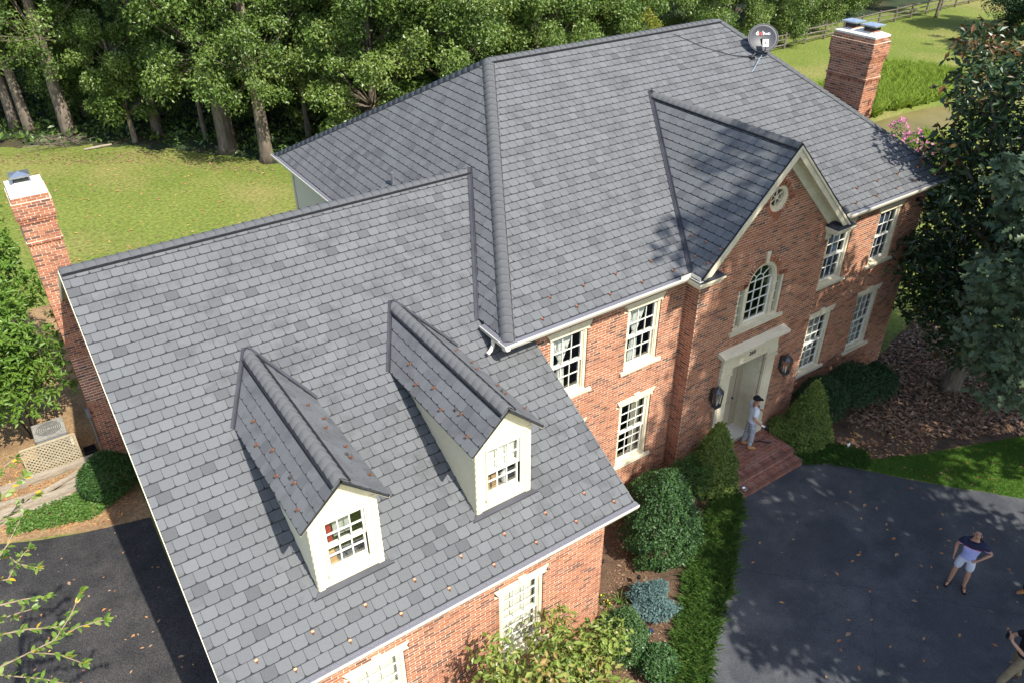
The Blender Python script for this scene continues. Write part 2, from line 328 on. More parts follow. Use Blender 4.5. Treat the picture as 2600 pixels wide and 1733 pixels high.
# ridge and hip caps, valley metal
def capline(P0, P1, NA, NB, vent=True, step=.2, half=.15, tail0=True):
    P0, P1, NA, NB = Vector(P0), Vector(P1), Vector(NA).normalized(), Vector(NB).normalized(); d = (P1-P0).normalized(); up = (NA+NB).normalized()
    def down(n):
        a = n.cross(d).normalized(); return a if a.z < 0 else -a
    def side(n, other):
        a = n.cross(d).normalized(); return a if a.dot(other) < 0 else -a
    A, B = side(NA, NB), side(NB, NA)
    prof = [A*half+NA*.01, A*half*.72+NA*.024, A*half*.4+NA*.03, up*.022, B*half*.4+NB*.03, B*half*.72+NB*.024, B*half+NB*.01]
    prof = [p*1.0 for p in prof]; n = len(prof); Z = up
    mb = MB(); L = step+.05; t0 = [p+Z*.024 for p in prof]; t1 = [p+d*L-Z*.006 for p in prof]; b0 = [p-Z*.024 for p in t0]
    mb.raw(t0+t1+b0, [(i, i+1, n+i+1, n+i) for i in range(n-1)]+[(2*n+i, 2*n+i+1, i+1, i) for i in range(n-1)]+[(0, n, 2*n), (n-1, 3*n-1, 2*n-1)], .5)
    me = mb.mesh('ridge_cap', True); me.materials.append(MATS['cap']); Ln = (P1-P0).length; k = int(Ln/step)
    for i in range(k):
        o = link('ridge_cap', me, None); o.location = P0+d*(i*step+random.uniform(-.004, .004))
        if P0.z != P1.z or True: o.rotation_euler = (0, 0, random.uniform(-.006, .006))
        par(o, ROOF)
    if vent:
        v = MB()
        for Dn, Nn in ((A, NA), (B, NB)): v.bar(P0+Dn*(half+.004)+Nn*.022, P1+Dn*(half+.004)+Nn*.022, .05, .034)
        v.build('ridge_vent', 'vent_black', ROOF)
    else:
        v = MB()
        for Dn, Nn in ((A, NA), (B, NB)): v.bar(P0+Dn*(half+.0)+Nn*.014, P1+Dn*(half+.0)+Nn*.014, .02, .02)
        v.build('hip_edge', 'deck', ROOF)
nF, nL, nR, nB = (0, -PM, 1), (-MS, 0, 1), (MSR, 0, 1), (0, PM, 1); nWF, nWB = (0, -PW, 1), (0, PW, 1); nEL, nER = (-PE, 0, 1), (PE, 0, 1); nDL, nDR = (-PD, 0, 1), (PD, 0, 1)
capline((XA, RY, RZ), (XB, RY, RZ), nF, nB); capline((0, 0, H), (XA, RY, RZ), nF, nL, False); capline((0, D, H), (XA, RY, RZ), nL, nB, False); capline((LX, 0, H), (XB, RY, RZ), nF, nR, False)
capline((XL+.02, YW, ZW), (XV, YW, ZW), nWF, nWB); capline((XE, YE+.02, ZE), (XE, YI, ZE), nEL, nER)
for xc in DX: capline((xc, DPF+.02, DZR), (xc, DPB, DZR), nDL, nDR, half=.16)
def valley(P0, P1, NA, NB, wA=.085, wB=.085):
    P0, P1, NA, NB = Vector(P0), Vector(P1), Vector(NA).normalized(), Vector(NB).normalized(); d = (P1-P0).normalized(); mb = MB()
    for n, o, wd in ((NA, NB, wA), (NB, NA, wB)):
        a = n.cross(d).normalized()
        if a.dot(o) > 0: a = a
        else: a = -a
        a = a if (P0+a).z > -99 else a
        a2 = a if a.dot(o) > 0 else -a
        mb.prism([P0+n*.02, P1+n*.02, P1+a2*wd+n*.026, P0+a2*wd+n*.026], n*.004)
    mb.bar(P0+(NA+NB).normalized()*.03, P1+(NA+NB).normalized()*.03, .022, .03)
    mb.build('valley_flashing', 'dark_metal', ROOF)
valley((0, YB-.05, H-.03), (XV, YW, ZW), nL, nWF, .05, .1)
valley((XE-WE, 0, H), (XE, YI, ZE), nF, nEL, .07, .08); valley((XE+WE, 0, H), (XE, YI, ZE), nF, nER)
for xc in DX:
    for s_, n in ((-1, nDL), (1, nDR)): valley((xc+s_*(DW), DPE, DZE), (xc, DPB, DZR), nWF, n, .07, .05)
# copper snow guards
gm = MB(); gm.prism([(-.028, 0, .03), (.028, 0, .03), (.03, .045, .028), (-.03, .045, .028)], (0, 0, .004)); gm.raw([(-.028, 0, .03), (.028, 0, .03), (0, -.065, .03), (0, -.01, .105)], [(0, 2, 3), (2, 1, 3), (0, 3, 1), (0, 1, 2)]); gm.v = [tuple(np.array(p)*np.array([.78, .78, .78])+np.array([0, 0, .006])) for p in gm.v]; gme = gm.mesh('snow_guard'); gme.materials.append(MATS['copper'])
def guard(p, U, V):
    U, V = Vector(U).normalized(), Vector(V).normalized(); N = U.cross(V); o = link('snow_guard', gme, None); a = random.uniform(-.08, .08); U, V = U*math.cos(a)+V*math.sin(a), V*math.cos(a)-U*math.sin(a)
    o.matrix_basis = Matrix(((U.x, V.x, N.x, p[0]), (U.y, V.y, N.y, p[1]), (U.z, V.z, N.z, p[2]), (0, 0, 0, 1))); par(o, ROOF)
wz = lambda y: ZF+PW*(y-YF)
for k in range(8): guard((-5.871+.908*k, -2.89, wz(-2.89)), (1, 0, 0), (0, 1, PW))
for k in range(8): guard((-6.33+.908*k, -2.55, wz(-2.55)), (1, 0, 0), (0, 1, PW))
for x in (.976, 1.866, 2.76, 3.68, 4.6, 11.18, 12.065, 12.95, 13.87, 14.75): guard((x, .16, H+PM*.16), (1, 0, 0), (0, 1, PM))
for x in (1.42, 2.3, 3.2, 4.235, 11.64, 12.52, 13.445, 14.356): guard((x, .51, H+PM*.51), (1, 0, 0), (0, 1, PM))
for x, y in ((5.57, .595), (5.57, .148), (5.57, -.301), (5.283, .152), (5.283, -.25)): guard((x, y, H+PE*(x-XE+WE)), (0, -1, 0), (1, 0, PE))
for xc in DX:
    for dx, y in ((-.456, .326), (-.59, -.145), (-.456, -.586), (-.59, -1.06), (-.45, -1.516), (-.59, -1.95)): guard((xc+dx, y, DZR+PD*dx), (0, -1, 0), (1, 0, PD))
    for dx, y in ((.42, .178), (.54, -.193), (.43, -.565), (.55, -1.068), (.48, -1.434), (.6, -1.856)): guard((xc+dx, y, DZR-PD*dx), (0, 1, 0), (-1, 0, PD))
# ------------------------------------------------------------------ brick walls
BC, BL, BH, JT = .0679, .213, .0545, .013
bricks = MB(); mortar = MB(); BCAND = []
def btint():
    r = random.random(); return random.uniform(0, .2) if r < .13 else (random.uniform(.22, .45) if r < .38 else (random.uniform(.45, .85) if r < .93 else random.uniform(.86, 1)))
def subtract(iv, a, b):
    out = []
    for p, q in iv:
        if b <= p or a >= q: out.append((p, q))
        else:
            if a-p > .015: out.append((p, a))
            if q-b > .015: out.append((b, q))
    return out
def brickbox(mb, O, U, N, p, q, z0, z1, dep, t):
    j = random.uniform(.001, .005); A = O+U*p; B = O+U*q; P = [A+N*j, B+N*j, B-N*dep, A-N*dep]; zz = Vector((0, 0, 1))
    mb.raw([x+zz*z0 for x in P]+[x+zz*z1 for x in P], [(0, 1, 5, 4), (1, 2, 6, 5), (3, 0, 4, 7), (4, 5, 6, 7), (3, 2, 1, 0)], t)
def brickwall(O, U, N, u0, u1, z0, z1, opens=(), lim=None, dep=.1, cand=False, soldier=(), lo=None):
    """running bond; opens: functions z -> (a, b) or None; lim: z -> (a, b)"""
    O, U, N = Vector(O), Vector(U), Vector(N); k0 = round(z0/BC); k = k0
    while k*BC < z1-.01:
        za = k*BC; zc = za+BC/2; a, b = u0, u1
        if lim: a, b = lim(zc); a = max(a, u0); b = min(b, u1)
        if b-a > .03:
            iv = [(a, b)]
            for fn in opens:
                r = fn(zc)
                if r: iv = subtract(iv, *r)
            for p, q in iv:
                A, B = O+U*(p+.004), O+U*(q-.004); z_ = Vector((0, 0, 1)); P = [A-N*.001, B-N*.001, B-N*(dep-.01), A-N*(dep-.01)]
                mortar.raw([x+z_*za for x in P]+[x+z_*min(za+BC+.0005, z1) for x in P], [(0, 1, 5, 4), (1, 2, 6, 5), (3, 0, 4, 7), (4, 5, 6, 7), (3, 2, 1, 0)])
                i = math.floor((p-(k % 2)*BL/2)/BL)
                while True:
                    s = (k % 2)*BL/2+i*BL; i += 1
                    if s > q: break
                    x0, x1 = max(s+JT/2, p), min(s+BL-JT/2, q)
                    if x1-x0 < .025: continue
                    t = btint(); h1 = za+JT/2+BH
                    if h1 > z1+.02: continue
                    if cand and x1-x0 > .19: BCAND.append((O, U, N, x0, x1, za+JT/2, h1, dep, t))
                    else: brickbox(bricks, O, U, N, x0, x1, za+JT/2, h1, dep, t)
        k += 1
rect = lambda a, b, c, e: (lambda z: (a, b) if c < z < e else None)
WIN = {}   # xc -> windows on the main wall
up0, up1, lo0, lo1, hw = 3.69, 5.33, .68, 2.61, .51
mo = []
for xc in (1.85, 4.03, 11.12, 13.36):
    for z0, z1 in ((up0, up1), (lo0, lo1)): mo += [rect(xc-hw, xc+hw, z0-.09, z1), rect(xc-.6, xc+.6, z1, z1+.18)]
brickwall((0, WA, 0), (1, 0, 0), (0, -1, 0), .3, 5.32, GZ, 5.8, mo, cand=True); brickwall((0, WA, 0), (1, 0, 0), (0, -1, 0), 9.9, 15.04, GZ, 5.8, mo)
XC = 7.58; AZ = 5.0; AR = .545
def archcut(z):
    if 3.74 < z < AZ+.12: return (XC-.84, XC+.84)
    if AZ+.12 <= z < AZ+AR+.14: h = (AR+.13)**2-(z-AZ)**2; return (XC-math.sqrt(h), XC+math.sqrt(h)) if h > 0 else None
RZc, RR = 7.2, .325
def roundcut(z):
    h = (RR+.115)**2-(z-RZc)**2; return (7.6-math.sqrt(h), 7.6+math.sqrt(h)) if h > 0 else None
glim = lambda z: (XE-(ZE-.3-z)/PE, XE+(ZE-.3-z)/PE) if z > 5.7 else (5.31, 9.93)
brickwall((0, WB, 0), (1, 0, 0), (0, -1, 0), 5.31, 9.93, GZ, 8.4, [archcut, roundcut, rect(6.9, 8.24, -2, 2.72), rect(XC-.055, XC+.055, AZ+AR, AZ+AR+.3)], glim, cand=True)
brickwall((5.31, WA-.001, 0), (0, -1, 0), (-1, 0, 0), .0, WA-WB-.01, GZ, 5.8); brickwall((9.93, WB+.01, 0), (0, 1, 0), (1, 0, 0), 0, WA-WB, GZ, 5.8)
wo = []
for xc in (-1.53, -4.53):
    wo += [rect(xc-hw, xc+hw, lo0-.09, lo1), rect(xc-.61, xc+.61, lo1, lo1+.18)]
brickwall((0, WF, 0), (1, 0, 0), (0, -1, 0), -6.7, .47, GZ, 3.42, wo, cand=True)
brickwall((.47, WF+.01, 0), (0, 1, 0), (1, 0, 0), 0, WA-WF-.02, GZ, 6.4, (), lambda z: (0, 9) if z < 3.4 else ((z-3.5)/PW, 9))
def visible(b):
    O, U, N, x0, x1, z0, z1 = b[:7]; p = O+U*((x0+x1)/2)+Vector((0, 0, z0)); x, y, z = project(p)
    if not (10 < x < 2590 and 10 < y < 1725): return 1e9
    if O.y == WF and (p.z > 2.86 or p.z < .6): return 1e9
    if O.y == WA and (p.z < wz(WA)-(p.x-.9)*1.75 or p.z > 5.5): return 1e9
    return z
BCAND.sort(key=visible)
WALL = mortar.build('wall', 'mortar', HOUSE); bmesh_ = {}
for i, b in enumerate(BCAND):
    O, U, N, x0, x1, z0, z1, dep, t = b
    if i < 300:
        k = (round(t*12), round((x1-x0)*100), round(dep*100))
        if k not in bmesh_:
            mb = MB(); brickbox(mb, Vector(), Vector((1, 0, 0)), Vector((0, -1, 0)), -(x1-x0)/2, (x1-x0)/2, 0, BH, dep, t); bmesh_[k] = mb.mesh('brick'); bmesh_[k].materials.append(MATS['brick'])
        o = link('brick', bmesh_[k], None); o.location = O+U*((x0+x1)/2)+Vector((0, 0, z0)); par(o, WALL)
    else: brickbox(bricks, *b)
# radial bricks: arch, round window; soldier courses beside the arch
def radial(cx, cz, r0_, r1_, a0, a1, n, y, dep=.1, skip=()):
    for i in range(n):
        if i in skip: continue
        b0 = a0+(a1-a0)*(i+.09)/n; b1 = a0+(a1-a0)*(i+.91)/n; P = [(cx+r*math.cos(a), y-.008, cz+r*math.sin(a)) for r, a in ((r0_, b0), (r1_, b0), (r1_, b1), (r0_, b1))]
        bricks.prism(P, (0, dep, 0), btint())
    m_ = 40
    for i in range(m_):
        b0 = a0+(a1-a0)*i/m_; b1 = a0+(a1-a0)*(i+1)/m_; mortar_r.prism([(cx+r*math.cos(a), y, cz+r*math.sin(a)) for r, a in ((r0_, b0), (r1_+.003, b0), (r1_+.003, b1), (r0_, b1))], (0, dep-.01, 0))
mortar_r = MB()
radial(XC, AZ, AR, AR+.125, R(4), R(176), 25, WB); radial(7.6, RZc, RR, RR+.11, 0, 2*math.pi, 34, WB)
for s_ in (-1, 1):
    for i in range(5):
        a = XC+s_*(AR+.03+i*.066); bricks.prism([(a, WB-.008, AZ), (a+s_*.055, WB-.008, AZ), (a+s_*.055, WB-.008, AZ+.125), (a, WB-.008, AZ+.125)], (0, .1, 0), btint())
    mortar_r.box(min(XC+s_*AR, XC+s_*.86), max(XC+s_*AR, XC+s_*.86), WB, WB+.09, AZ+.002, AZ+.128)
for a in range(4):
    ca, sa = math.cos(a*math.pi/2), math.sin(a*math.pi/2)
    for o_ in (-.04, .04):
        c0 = Vector((7.6+ca*(RR+.16)-sa*o_, WB-.02, RZc+sa*(RR+.16)+ca*o_)); T = Vector((-sa, 0, ca)); Rr = Vector((ca, 0, sa)); bricks.prism([c0-T*.033-Rr*.15, c0+T*.033-Rr*.15, c0+T*.036+Rr*.07, c0-T*.036+Rr*.07], (0, .08, 0), btint())
mortar_r.build('arch_joint', 'mortar', WALL); tag(bricks.build('brick_field', 'brick', WALL), kind='stuff')
# plain sides of the shell that the picture does not show in detail
def btex():
    m = bpy.data.materials.new('brick_far'); m.use_nodes = True; t = m.node_tree; b = t.nodes['Principled BSDF']; b.inputs['Roughness'].default_value = .9
    x = t.nodes.new('ShaderNodeTexBrick'); tc = t.nodes.new('ShaderNodeTexCoord'); mp = t.nodes.new('ShaderNodeMapping'); mp.inputs['Rotation'].default_value = (R(90), 0, R(45))
    x.inputs['Scale'].default_value = 1; x.inputs['Brick Width'].default_value = .2; x.inputs['Row Height'].default_value = .068; x.inputs['Mortar Size'].default_value = .006
    x.inputs['Color1'].default_value = (.24, .08, .045, 1); x.inputs['Color2'].default_value = (.12, .05, .036, 1); x.inputs['Mortar'].default_value = (.48, .39, .28, 1)
    t.links.new(tc.outputs['Object'], mp.inputs[0]); t.links.new(mp.outputs[0], x.inputs[0]); t.links.new(x.outputs[0], b.inputs[0]); MATS['brick_far'] = m
btex()
sb = MB(); sb.box(14.95, 15.03, WA+.12, D-.35, GZ, 5.8); sb.box(.4, 15.03, D-.42, D-.35, GZ, 5.8); sb.box(-6.69, -6.6, WF+.12, YBACK-.3, GZ, 3.5)
sb.prism([(-6.69, WF+.12, 3.4), (-6.69, YBACK-.3, 3.4), (-6.69, YW, ZW-.12)], (.09, 0, 0)); sb.box(-6.69, .4, YBACK-.38, YBACK-.3, GZ, 3.5); sb.build('side_wall', 'brick_far', HOUSE)
sd = MB()
for k in range(45):
    z = GZ+k*.14; sd.prism([(.3, 7.0, z), (.3-.012, 7.0, z), (.3, 7.0, z+.14)], (0, D-.36-7.0, 0))
sd.box(.3, .4, WA+.12, D-.36, GZ, 5.8); sd.box(.26, .3, D-.48, D-.36, GZ, 5.8); sd.build('siding', 'siding', HOUSE, label='cream lap siding on the rear left corner of the house')
ov = MB(); ring = [(.27, 9.55+.3*math.cos(a), 4.6+.55*math.sin(a)) for a in np.linspace(0, 2*math.pi, 25)[:-1]]
for i in range(24): ov.bar(ring[i], ring[(i+1) % 24], .06, .05)
OV = ov.build('window', 'trim', HOUSE, label='oval window in the cream siding'); MB().prism([(.285, 9.55+.28*math.cos(a), 4.6+.53*math.sin(a)) for a in np.linspace(0, 2*math.pi, 25)[:-1]], (-.01, 0, 0)).build('pane', 'glass_unit', OV)
ib = MB(); ib.box(.45, 14.9, 2.2, 2.3, GZ, 5.7); ib.box(.45, 14.9, WA+.16, 2.2, 2.95, 3.1); ib.box(-6.5, .2, -.9, -.8, GZ, 3.5); ib.box(.45, 14.9, WA+.16, 2.2, GZ, GZ+.1); ib.build('dark_room_panel', 'room_dark', HOUSE)  # dark panels added behind the windows so the hollow shell looks unlit
# ------------------------------------------------------------------ windows
def sashbuild(x0, x1, z0, z1, y, cols, rows, par_, rail=.045, stile=.036, mun=.017, archtop=None):
    m = MB(); m.box(x0, x0+stile, y-.02, y+.02, z0, z1); m.box(x1-stile, x1, y-.02, y+.02, z0, z1); m.box(x0+stile, x1-stile, y-.02, y+.02, z0, z0+rail); m.box(x0+stile, x1-stile, y-.02, y+.02, z1-rail*.8, z1)
    a, b, c, e = x0+stile, x1-stile, z0+rail, z1-rail*.8
    for i in range(1, cols): x = a+(b-a)*i/cols; m.box(x-mun/2, x+mun/2, y-.014, y+.012, c, e)
    for j in range(1, rows): z = c+(e-c)*j/rows; m.box(a, b, y-.012, y+.014, z-mun/2, z+mun/2)
    s = m.build('sash', 'white_sash', par_)
    for i in range(cols):
        for j in range(rows):
            xa, xb = a+(b-a)*i/cols+mun/2, a+(b-a)*(i+1)/cols-mun/2; za, zb = c+(e-c)*j/rows+mun/2, c+(e-c)*(j+1)/rows-mun/2
            MB().box(xa, xb, y-.003, y+.003, za, zb).build('pane', 'pane_glass', par_)
def window(xc, z0, z1, yw, rows, lintel='key', hw=.51, sill=True, label=None):
    f = MB(); f.box(xc-hw, xc-hw+.075, yw+.03, yw+.17, z0, z1); f.box(xc+hw-.075, xc+hw, yw+.03, yw+.17, z0, z1); f.box(xc-hw+.075, xc+hw-.075, yw+.03, yw+.17, z1-.05, z1); f.box(xc-hw+.075, xc+hw-.075, yw+.02, yw+.17, z0, z0+.05)
    f.box(xc-hw+.075, xc-hw+.1, yw+.055, yw+.17, z0+.05, z1-.05); f.box(xc+hw-.1, xc+hw-.075, yw+.055, yw+.17, z0+.05, z1-.05)
    W = f.build('window', 'trim', HOUSE, label=label); zm = (z0+z1)/2; a, b = xc-hw+.1, xc+hw-.1
    sashbuild(a, b, zm-.02, z1-.05, yw+.09, 3, rows, W); sashbuild(a, b, z0+.05, zm+.03, yw+.135, 3, rows, W)
    if sill: MB().box(xc-hw-.12, xc+hw+.14, yw-.06, yw+.1, z0-.085, z0-.002).prism([(xc-hw+.002, yw+.1, z0-.002), (xc-hw+.002, yw-.03, z0-.002), (xc-hw+.002, yw+.1, z0+.03)], (2*hw-.004, 0, 0)).build('sill', 'trim', W)
    za, zb = z1+.002, z1+.182
    for s_ in (-1, 1):
        i_ = .075 if lintel == 'key' else .003
        MB().prism([(xc+s_*i_, yw-.022, za), (xc+s_*(hw+.01), yw-.022, za), (xc+s_*(hw+.11), yw-.022, zb), (xc+s_*i_*1.1, yw-.022, zb)], (0, .1, 0)).build('lintel', 'trim', W)
    if lintel == 'key': MB().prism([(xc-.07, yw-.036, za-.01), (xc+.07, yw-.036, za-.01), (xc+.09, yw-.036, zb+.05), (xc-.09, yw-.036, zb+.05)], (0, .12, 0)).build('keystone', 'trim', W)
    return W
def cloth(W, x0, x1, z0, z1, y, mat, wave=.02, n=24, tie=None, name='curtain'):
    m = MB(); rows = 12; V = []
    for j in range(rows+1):
        t = j/rows; z = z1+(z0-z1)*t
        for i in range(n+1):
            s = i/n
            if tie: a, b = tie(t); x = a+(b-a)*s
            else: x = x0+(x1-x0)*s
            V.append((x, y+wave*math.sin(s*n*1.3+t*.6)+.006*math.sin(s*9), z))
    F = [(j*(n+1)+i, j*(n+1)+i+1, (j+1)*(n+1)+i+1, (j+1)*(n+1)+i) for j in range(rows) for i in range(n)]
    m.raw(V, F); return m.build(name, mat, W, smooth=True)
def lerp(a, b, t): return a+(b-a)*t
for xc in (1.85, 4.03, 11.12, 13.36):
    W = window(xc, up0, up1, WA, 2, 'plain'); y = WA+.24
    if xc < 5:
        def tie(t, xc=xc):
            if t < .5: k = (t/.5)**1.2; return lerp(xc-.42, xc-.1, k), lerp(xc+.32, xc+.02, k)
            k = ((t-.5)/.5)**.5; return lerp(xc-.1, xc-.2, k), lerp(xc+.02, xc+.08, k)
        cloth(W, 0, 0, up0+.05, up1, y, 'curtain', tie=tie)
    else: cloth(W, xc-.05, xc+.42, up0+.05, up1, y, 'drape_blue')
    W = window(xc, lo0, lo1, WA, 3, 'key'); 
    if xc < 5: cloth(W, xc+.1, xc+.42, lo0+.05, lo1, y, 'drape'); cloth(W, xc-.42, xc-.3, lo0+.05, lo1, y, 'drape')
    else: cloth(W, xc-.42, xc+.42, lo0+.05, lo1, y, 'sheer', wave=.012, n=34)
for xc in (-1.53, -4.53):
    W = window(xc, lo0, lo1, WF, 3, 'key'); MB().box(xc-.4, xc+.4, WF+.2, WF+.215, lo0, lo1).build('blind', 'blind', W)
# palladian window over the door
f = MB(); y0, y1 = WB+.03, WB+.2
for a, b in ((XC-.84, XC-.76), (XC-.58, XC-.46), (XC+.46, XC+.58), (XC+.76, XC+.84)): f.box(a, b, y0, y1, 3.83, AZ-.002)
for s_ in (-1, 1): f.box(min(XC+s_*.46, XC+s_*.84), max(XC+s_*.46, XC+s_*.84), y0, y1, AZ, AZ+.035)
f.box(XC-.76, XC+.76, y0+.01, y1, 3.83, 3.88)
n = 18
for k, (ra, rb, ya) in enumerate(((.46, .55, y0-.002), (.42, .46, y0+.03))):
    for i in range(n):
        a0, a1 = math.pi*i/n, math.pi*(i+1)/n; f.prism([(XC+r*math.cos(a), ya, AZ+r*math.sin(a)) for r, a in ((ra, a0), (rb, a0), (rb, a1), (ra, a1))], (0, .13, 0))
PW_ = f.build('window', 'trim', HOUSE, label='arched window with side lights above the front door'); m = MB(); yy = WB+.12
for x in (-.14, .14): m.box(XC+x-.011, XC+x+.011, yy-.014, yy+.012, 3.9, AZ+.02)
for z in (4.18, 4.46, 4.74, 5.02): m.box(XC-.44, XC+.44, yy-.012, yy+.014, z-.011, z+.011)
for a in (40, 90, 140): m.bar((XC+.16*math.cos(R(a)), yy, AZ+.02+.16*math.sin(R(a))), (XC+.44*math.cos(R(a)), yy, AZ+.44*math.sin(R(a))), .02)
for i in range(10): a0, a1 = math.pi*i/10, math.pi*(i+1)/10; m.bar((XC+.15*math.cos(a0), yy, AZ+.02+.15*math.sin(a0)), (XC+.15*math.cos(a1), yy, AZ+.02+.15*math.sin(a1)), .02)
for x0, x1 in ((XC-.46, XC-.42), (XC+.42, XC+.46)): m.box(x0, x1, yy-.02, yy+.02, 3.88, AZ)
m.box(XC-.42, XC+.42, yy-.02, yy+.02, 3.88, 3.93)
for s_ in (-1, 1):
    for z in (4.18, 4.46, 4.74): m.box(min(XC+s_*.58, XC+s_*.76), max(XC+s_*.58, XC+s_*.76), yy-.012, yy+.014, z-.011, z+.011)
m.build('sash', 'white_sash', PW_)
for i in range(3):
    for j in range(4): xs = (-.42, -.14, .14, .42); zs = (3.93, 4.18, 4.46, 4.74, 5.01); MB().box(XC+xs[i]+.012, XC+xs[i+1]-.012, yy-.003, yy+.003, zs[j]+.012, zs[j+1]-.012).build('pane', 'pane_glass', PW_)
MB().prism([(XC+.42*math.cos(math.pi*i/16), yy+.003, AZ+.03+.4*math.sin(math.pi*i/16)) for i in range(17)], (0, -.006, 0)).build('pane', 'pane_glass', PW_)
for s_ in (-1, 1):
    zs = (3.89, 4.18, 4.46, 4.74, 4.99)
    for j in range(4): MB().box(min(XC+s_*.58, XC+s_*.76)+.002, max(XC+s_*.58, XC+s_*.76)-.002, yy-.003, yy+.003, zs[j]+.012, zs[j+1]-.012).build('pane', 'pane_glass', PW_)
MB().box(XC-.98, XC+.98, WB-.07, WB+.12, 3.735, 3.828).build('sill', 'trim', PW_); MB().prism([(XC-.045, WB-.04, AZ+AR-.02), (XC+.045, WB-.04, AZ+AR-.02), (XC+.07, WB-.04, AZ+AR+.3), (XC-.07, WB-.04, AZ+AR+.3)], (0, .1, 0)).build('keystone', 'trim', PW_)
# round gable window
f = MB(); n = 28
for ra, rb, ya in ((.25, RR, WB+.03), (.22, .25, WB+.055)):
    for i in range(n):
        a0, a1 = 2*math.pi*i/n, 2*math.pi*(i+1)/n; f.prism([(7.6+r*math.cos(a), ya, RZc+r*math.sin(a)) for r, a in ((ra, a0), (rb, a0), (rb, a1), (ra, a1))], (0, .1, 0))
RWN = f.build('window', 'trim', HOUSE, label='round window with six spokes high in the gable'); m = MB()
for k in range(3): a = R(30+60*k); m.bar((7.6-.23*math.cos(a), WB+.1, RZc-.23*math.sin(a)), (7.6+.23*math.cos(a), WB+.1, RZc+.23*math.sin(a)), .022)
m.lathe([(.05, -.02), (.05, .02)], 12, (7.6, WB+.095, RZc), M_=Matrix.Rotation(R(90), 3, 'X')); m.build('spoke', 'trim', RWN)
MB().prism([(7.6+.23*math.cos(a), WB+.12, RZc+.23*math.sin(a)) for a in np.linspace(0, 2*math.pi, 25)[:-1]], (0, .006, 0)).build('pane', 'pane_glass', RWN)
MB().box(7.2, 8.0, WB+.4, WB+.44, 6.8, 7.6).build('dark_room_panel', 'room_dark', HOUSE)
# ------------------------------------------------------------------ front door
DC = 7.57; f = MB()
for s_ in (-1, 1):
    x = DC+s_*.87; f.box(x-.19, x+.19, WB-.07, WB+.02, -.148, 2.72); f.box(x-.215, x+.215, WB-.1, WB-.01, -.147, .16); f.box(x-.14, x+.14, WB-.082, WB-.07, .22, 2.4); f.box(x-.22, x+.22, WB-.105, WB-.01, 2.5, 2.56); f.box(x-.205, x+.205, WB-.09, WB-.01, 2.6, 2.722)
f.box(DC-1.07, DC+1.07, WB-.1, WB+.02, 2.724, 2.8); f.box(DC-1.05, DC+1.05, WB-.085, WB+.02, 2.802, 3.1); f.box(DC-1.12, DC+1.12, WB-.15, WB+.02, 3.102, 3.16); f.box(DC-1.18, DC+1.18, WB-.2, WB+.02, 3.162, 3.22); f.box(DC-1.24, DC+1.24, WB-.26, WB+.02, 3.222, 3.285); f.prism([(DC-1.24, WB-.262, 3.287), (DC-1.24, WB, 3.287), (DC-1.24, WB, 3.36)], (2.48, 0, 0))
f.box(DC-.68, DC-.655, WB+.02, WB+.62, -.15, 2.72); f.box(DC+.655, DC+.68, WB+.02, WB+.62, -.15, 2.72); f.box(DC-.655, DC+.655, WB+.02, WB+.62, 2.69, 2.72)
for k in range(8): f.box(DC+.645, DC+.655, WB+.06+.0, WB+.58, .2+k*.31, .2+k*.31+.28)
SUR = f.build('door_surround', 'trim', HOUSE, label='cream door surround with pilasters and cornice')
dr = MB(); dr.box(DC-.655, DC+.655, WB+.56, WB+.61, -.15, 2.69); dr.box(DC-.5, DC-.46, WB+.54, WB+.56, -.15, 2.6); dr.box(DC+.4, DC+.44, WB+.54, WB+.56, -.15, 2.6); dr.box(DC-.46, DC+.4, WB+.54, WB+.56, 2.2, 2.26)
DOOR = dr.build('door', 'door_paint', HOUSE, label='beige front door in a deep recess')
for x in (-.28, .12):
    for z, h in ((.1, .7), (.95, 1.1)): MB().box(DC+x-.14+.06, DC+x+.14+.06, WB+.535, WB+.56, z, z+h).build('panel', 'door_paint', DOOR)
MB().lathe([(.03, 0), (.035, .02), (.02, .05)], 10, (DC+.33, WB+.52, .95), M_=Matrix.Rotation(R(90), 3, 'X')).build('handle', 'lamp_metal', DOOR)
MB().box(DC-.655, DC+.655, WB+.02, WB+.56, -.16, -.12).build('threshold', 'concrete', DOOR)
# ------------------------------------------------------------------ gutters, cornices, gable boards
def gutter(P0, P1, out, guards=True, hgt=.12):
    P0, P1, out = Vector(P0), Vector(P1), Vector(out); z = Vector((0, 0, 1)); g = MB()
    prof = [(0, 0), (0, -hgt), (.085, -hgt), (.1, -hgt*.75), (.125, -hgt*.35), (.13, 0), (.13, .012), (.118, .012), (.118, 0)]
    g.prism([P0+out*a+z*b for a, b in prof], P1-P0); G = g.build('gutter', 'gutter', HOUSE)
    if guards:
        m = MB()
        for k in range(4): a = .004+k*.029; m.prism([P0+out*a+z*(.003+.004*(k % 2)), P0+out*(a+.024)+z*(.003+.004*(k % 2)), P0+out*(a+.024)+z*.011, P0+out*a+z*(.014+.002*(k % 2))], P1-P0)
        m.build('gutter_guard', 'gutter_guard', G)
    return G
o_ = (0, -1, 0)
gutter((-.12, 0, H-.015), (XE-WE-.16, 0, H-.015), o_); gutter((XE+WE+.12, 0, H-.015), (LX+.12, 0, H-.015), o_); GL = gutter((0, -.12, H-.0135), (0, .82, H-.0135), (-1, 0, 0))
gutter((XL-.02, YF, ZF-.015), (XW+.03, YF, ZF-.015), o_); gutter((0, 7.6, H-.015), (0, D+.1, H-.015), (-1, 0, 0))
gutter((XE-WE-.02, .02, H-.02), (XE-WE-.02, -.44, H-.02), (-1, 0, 0), False)
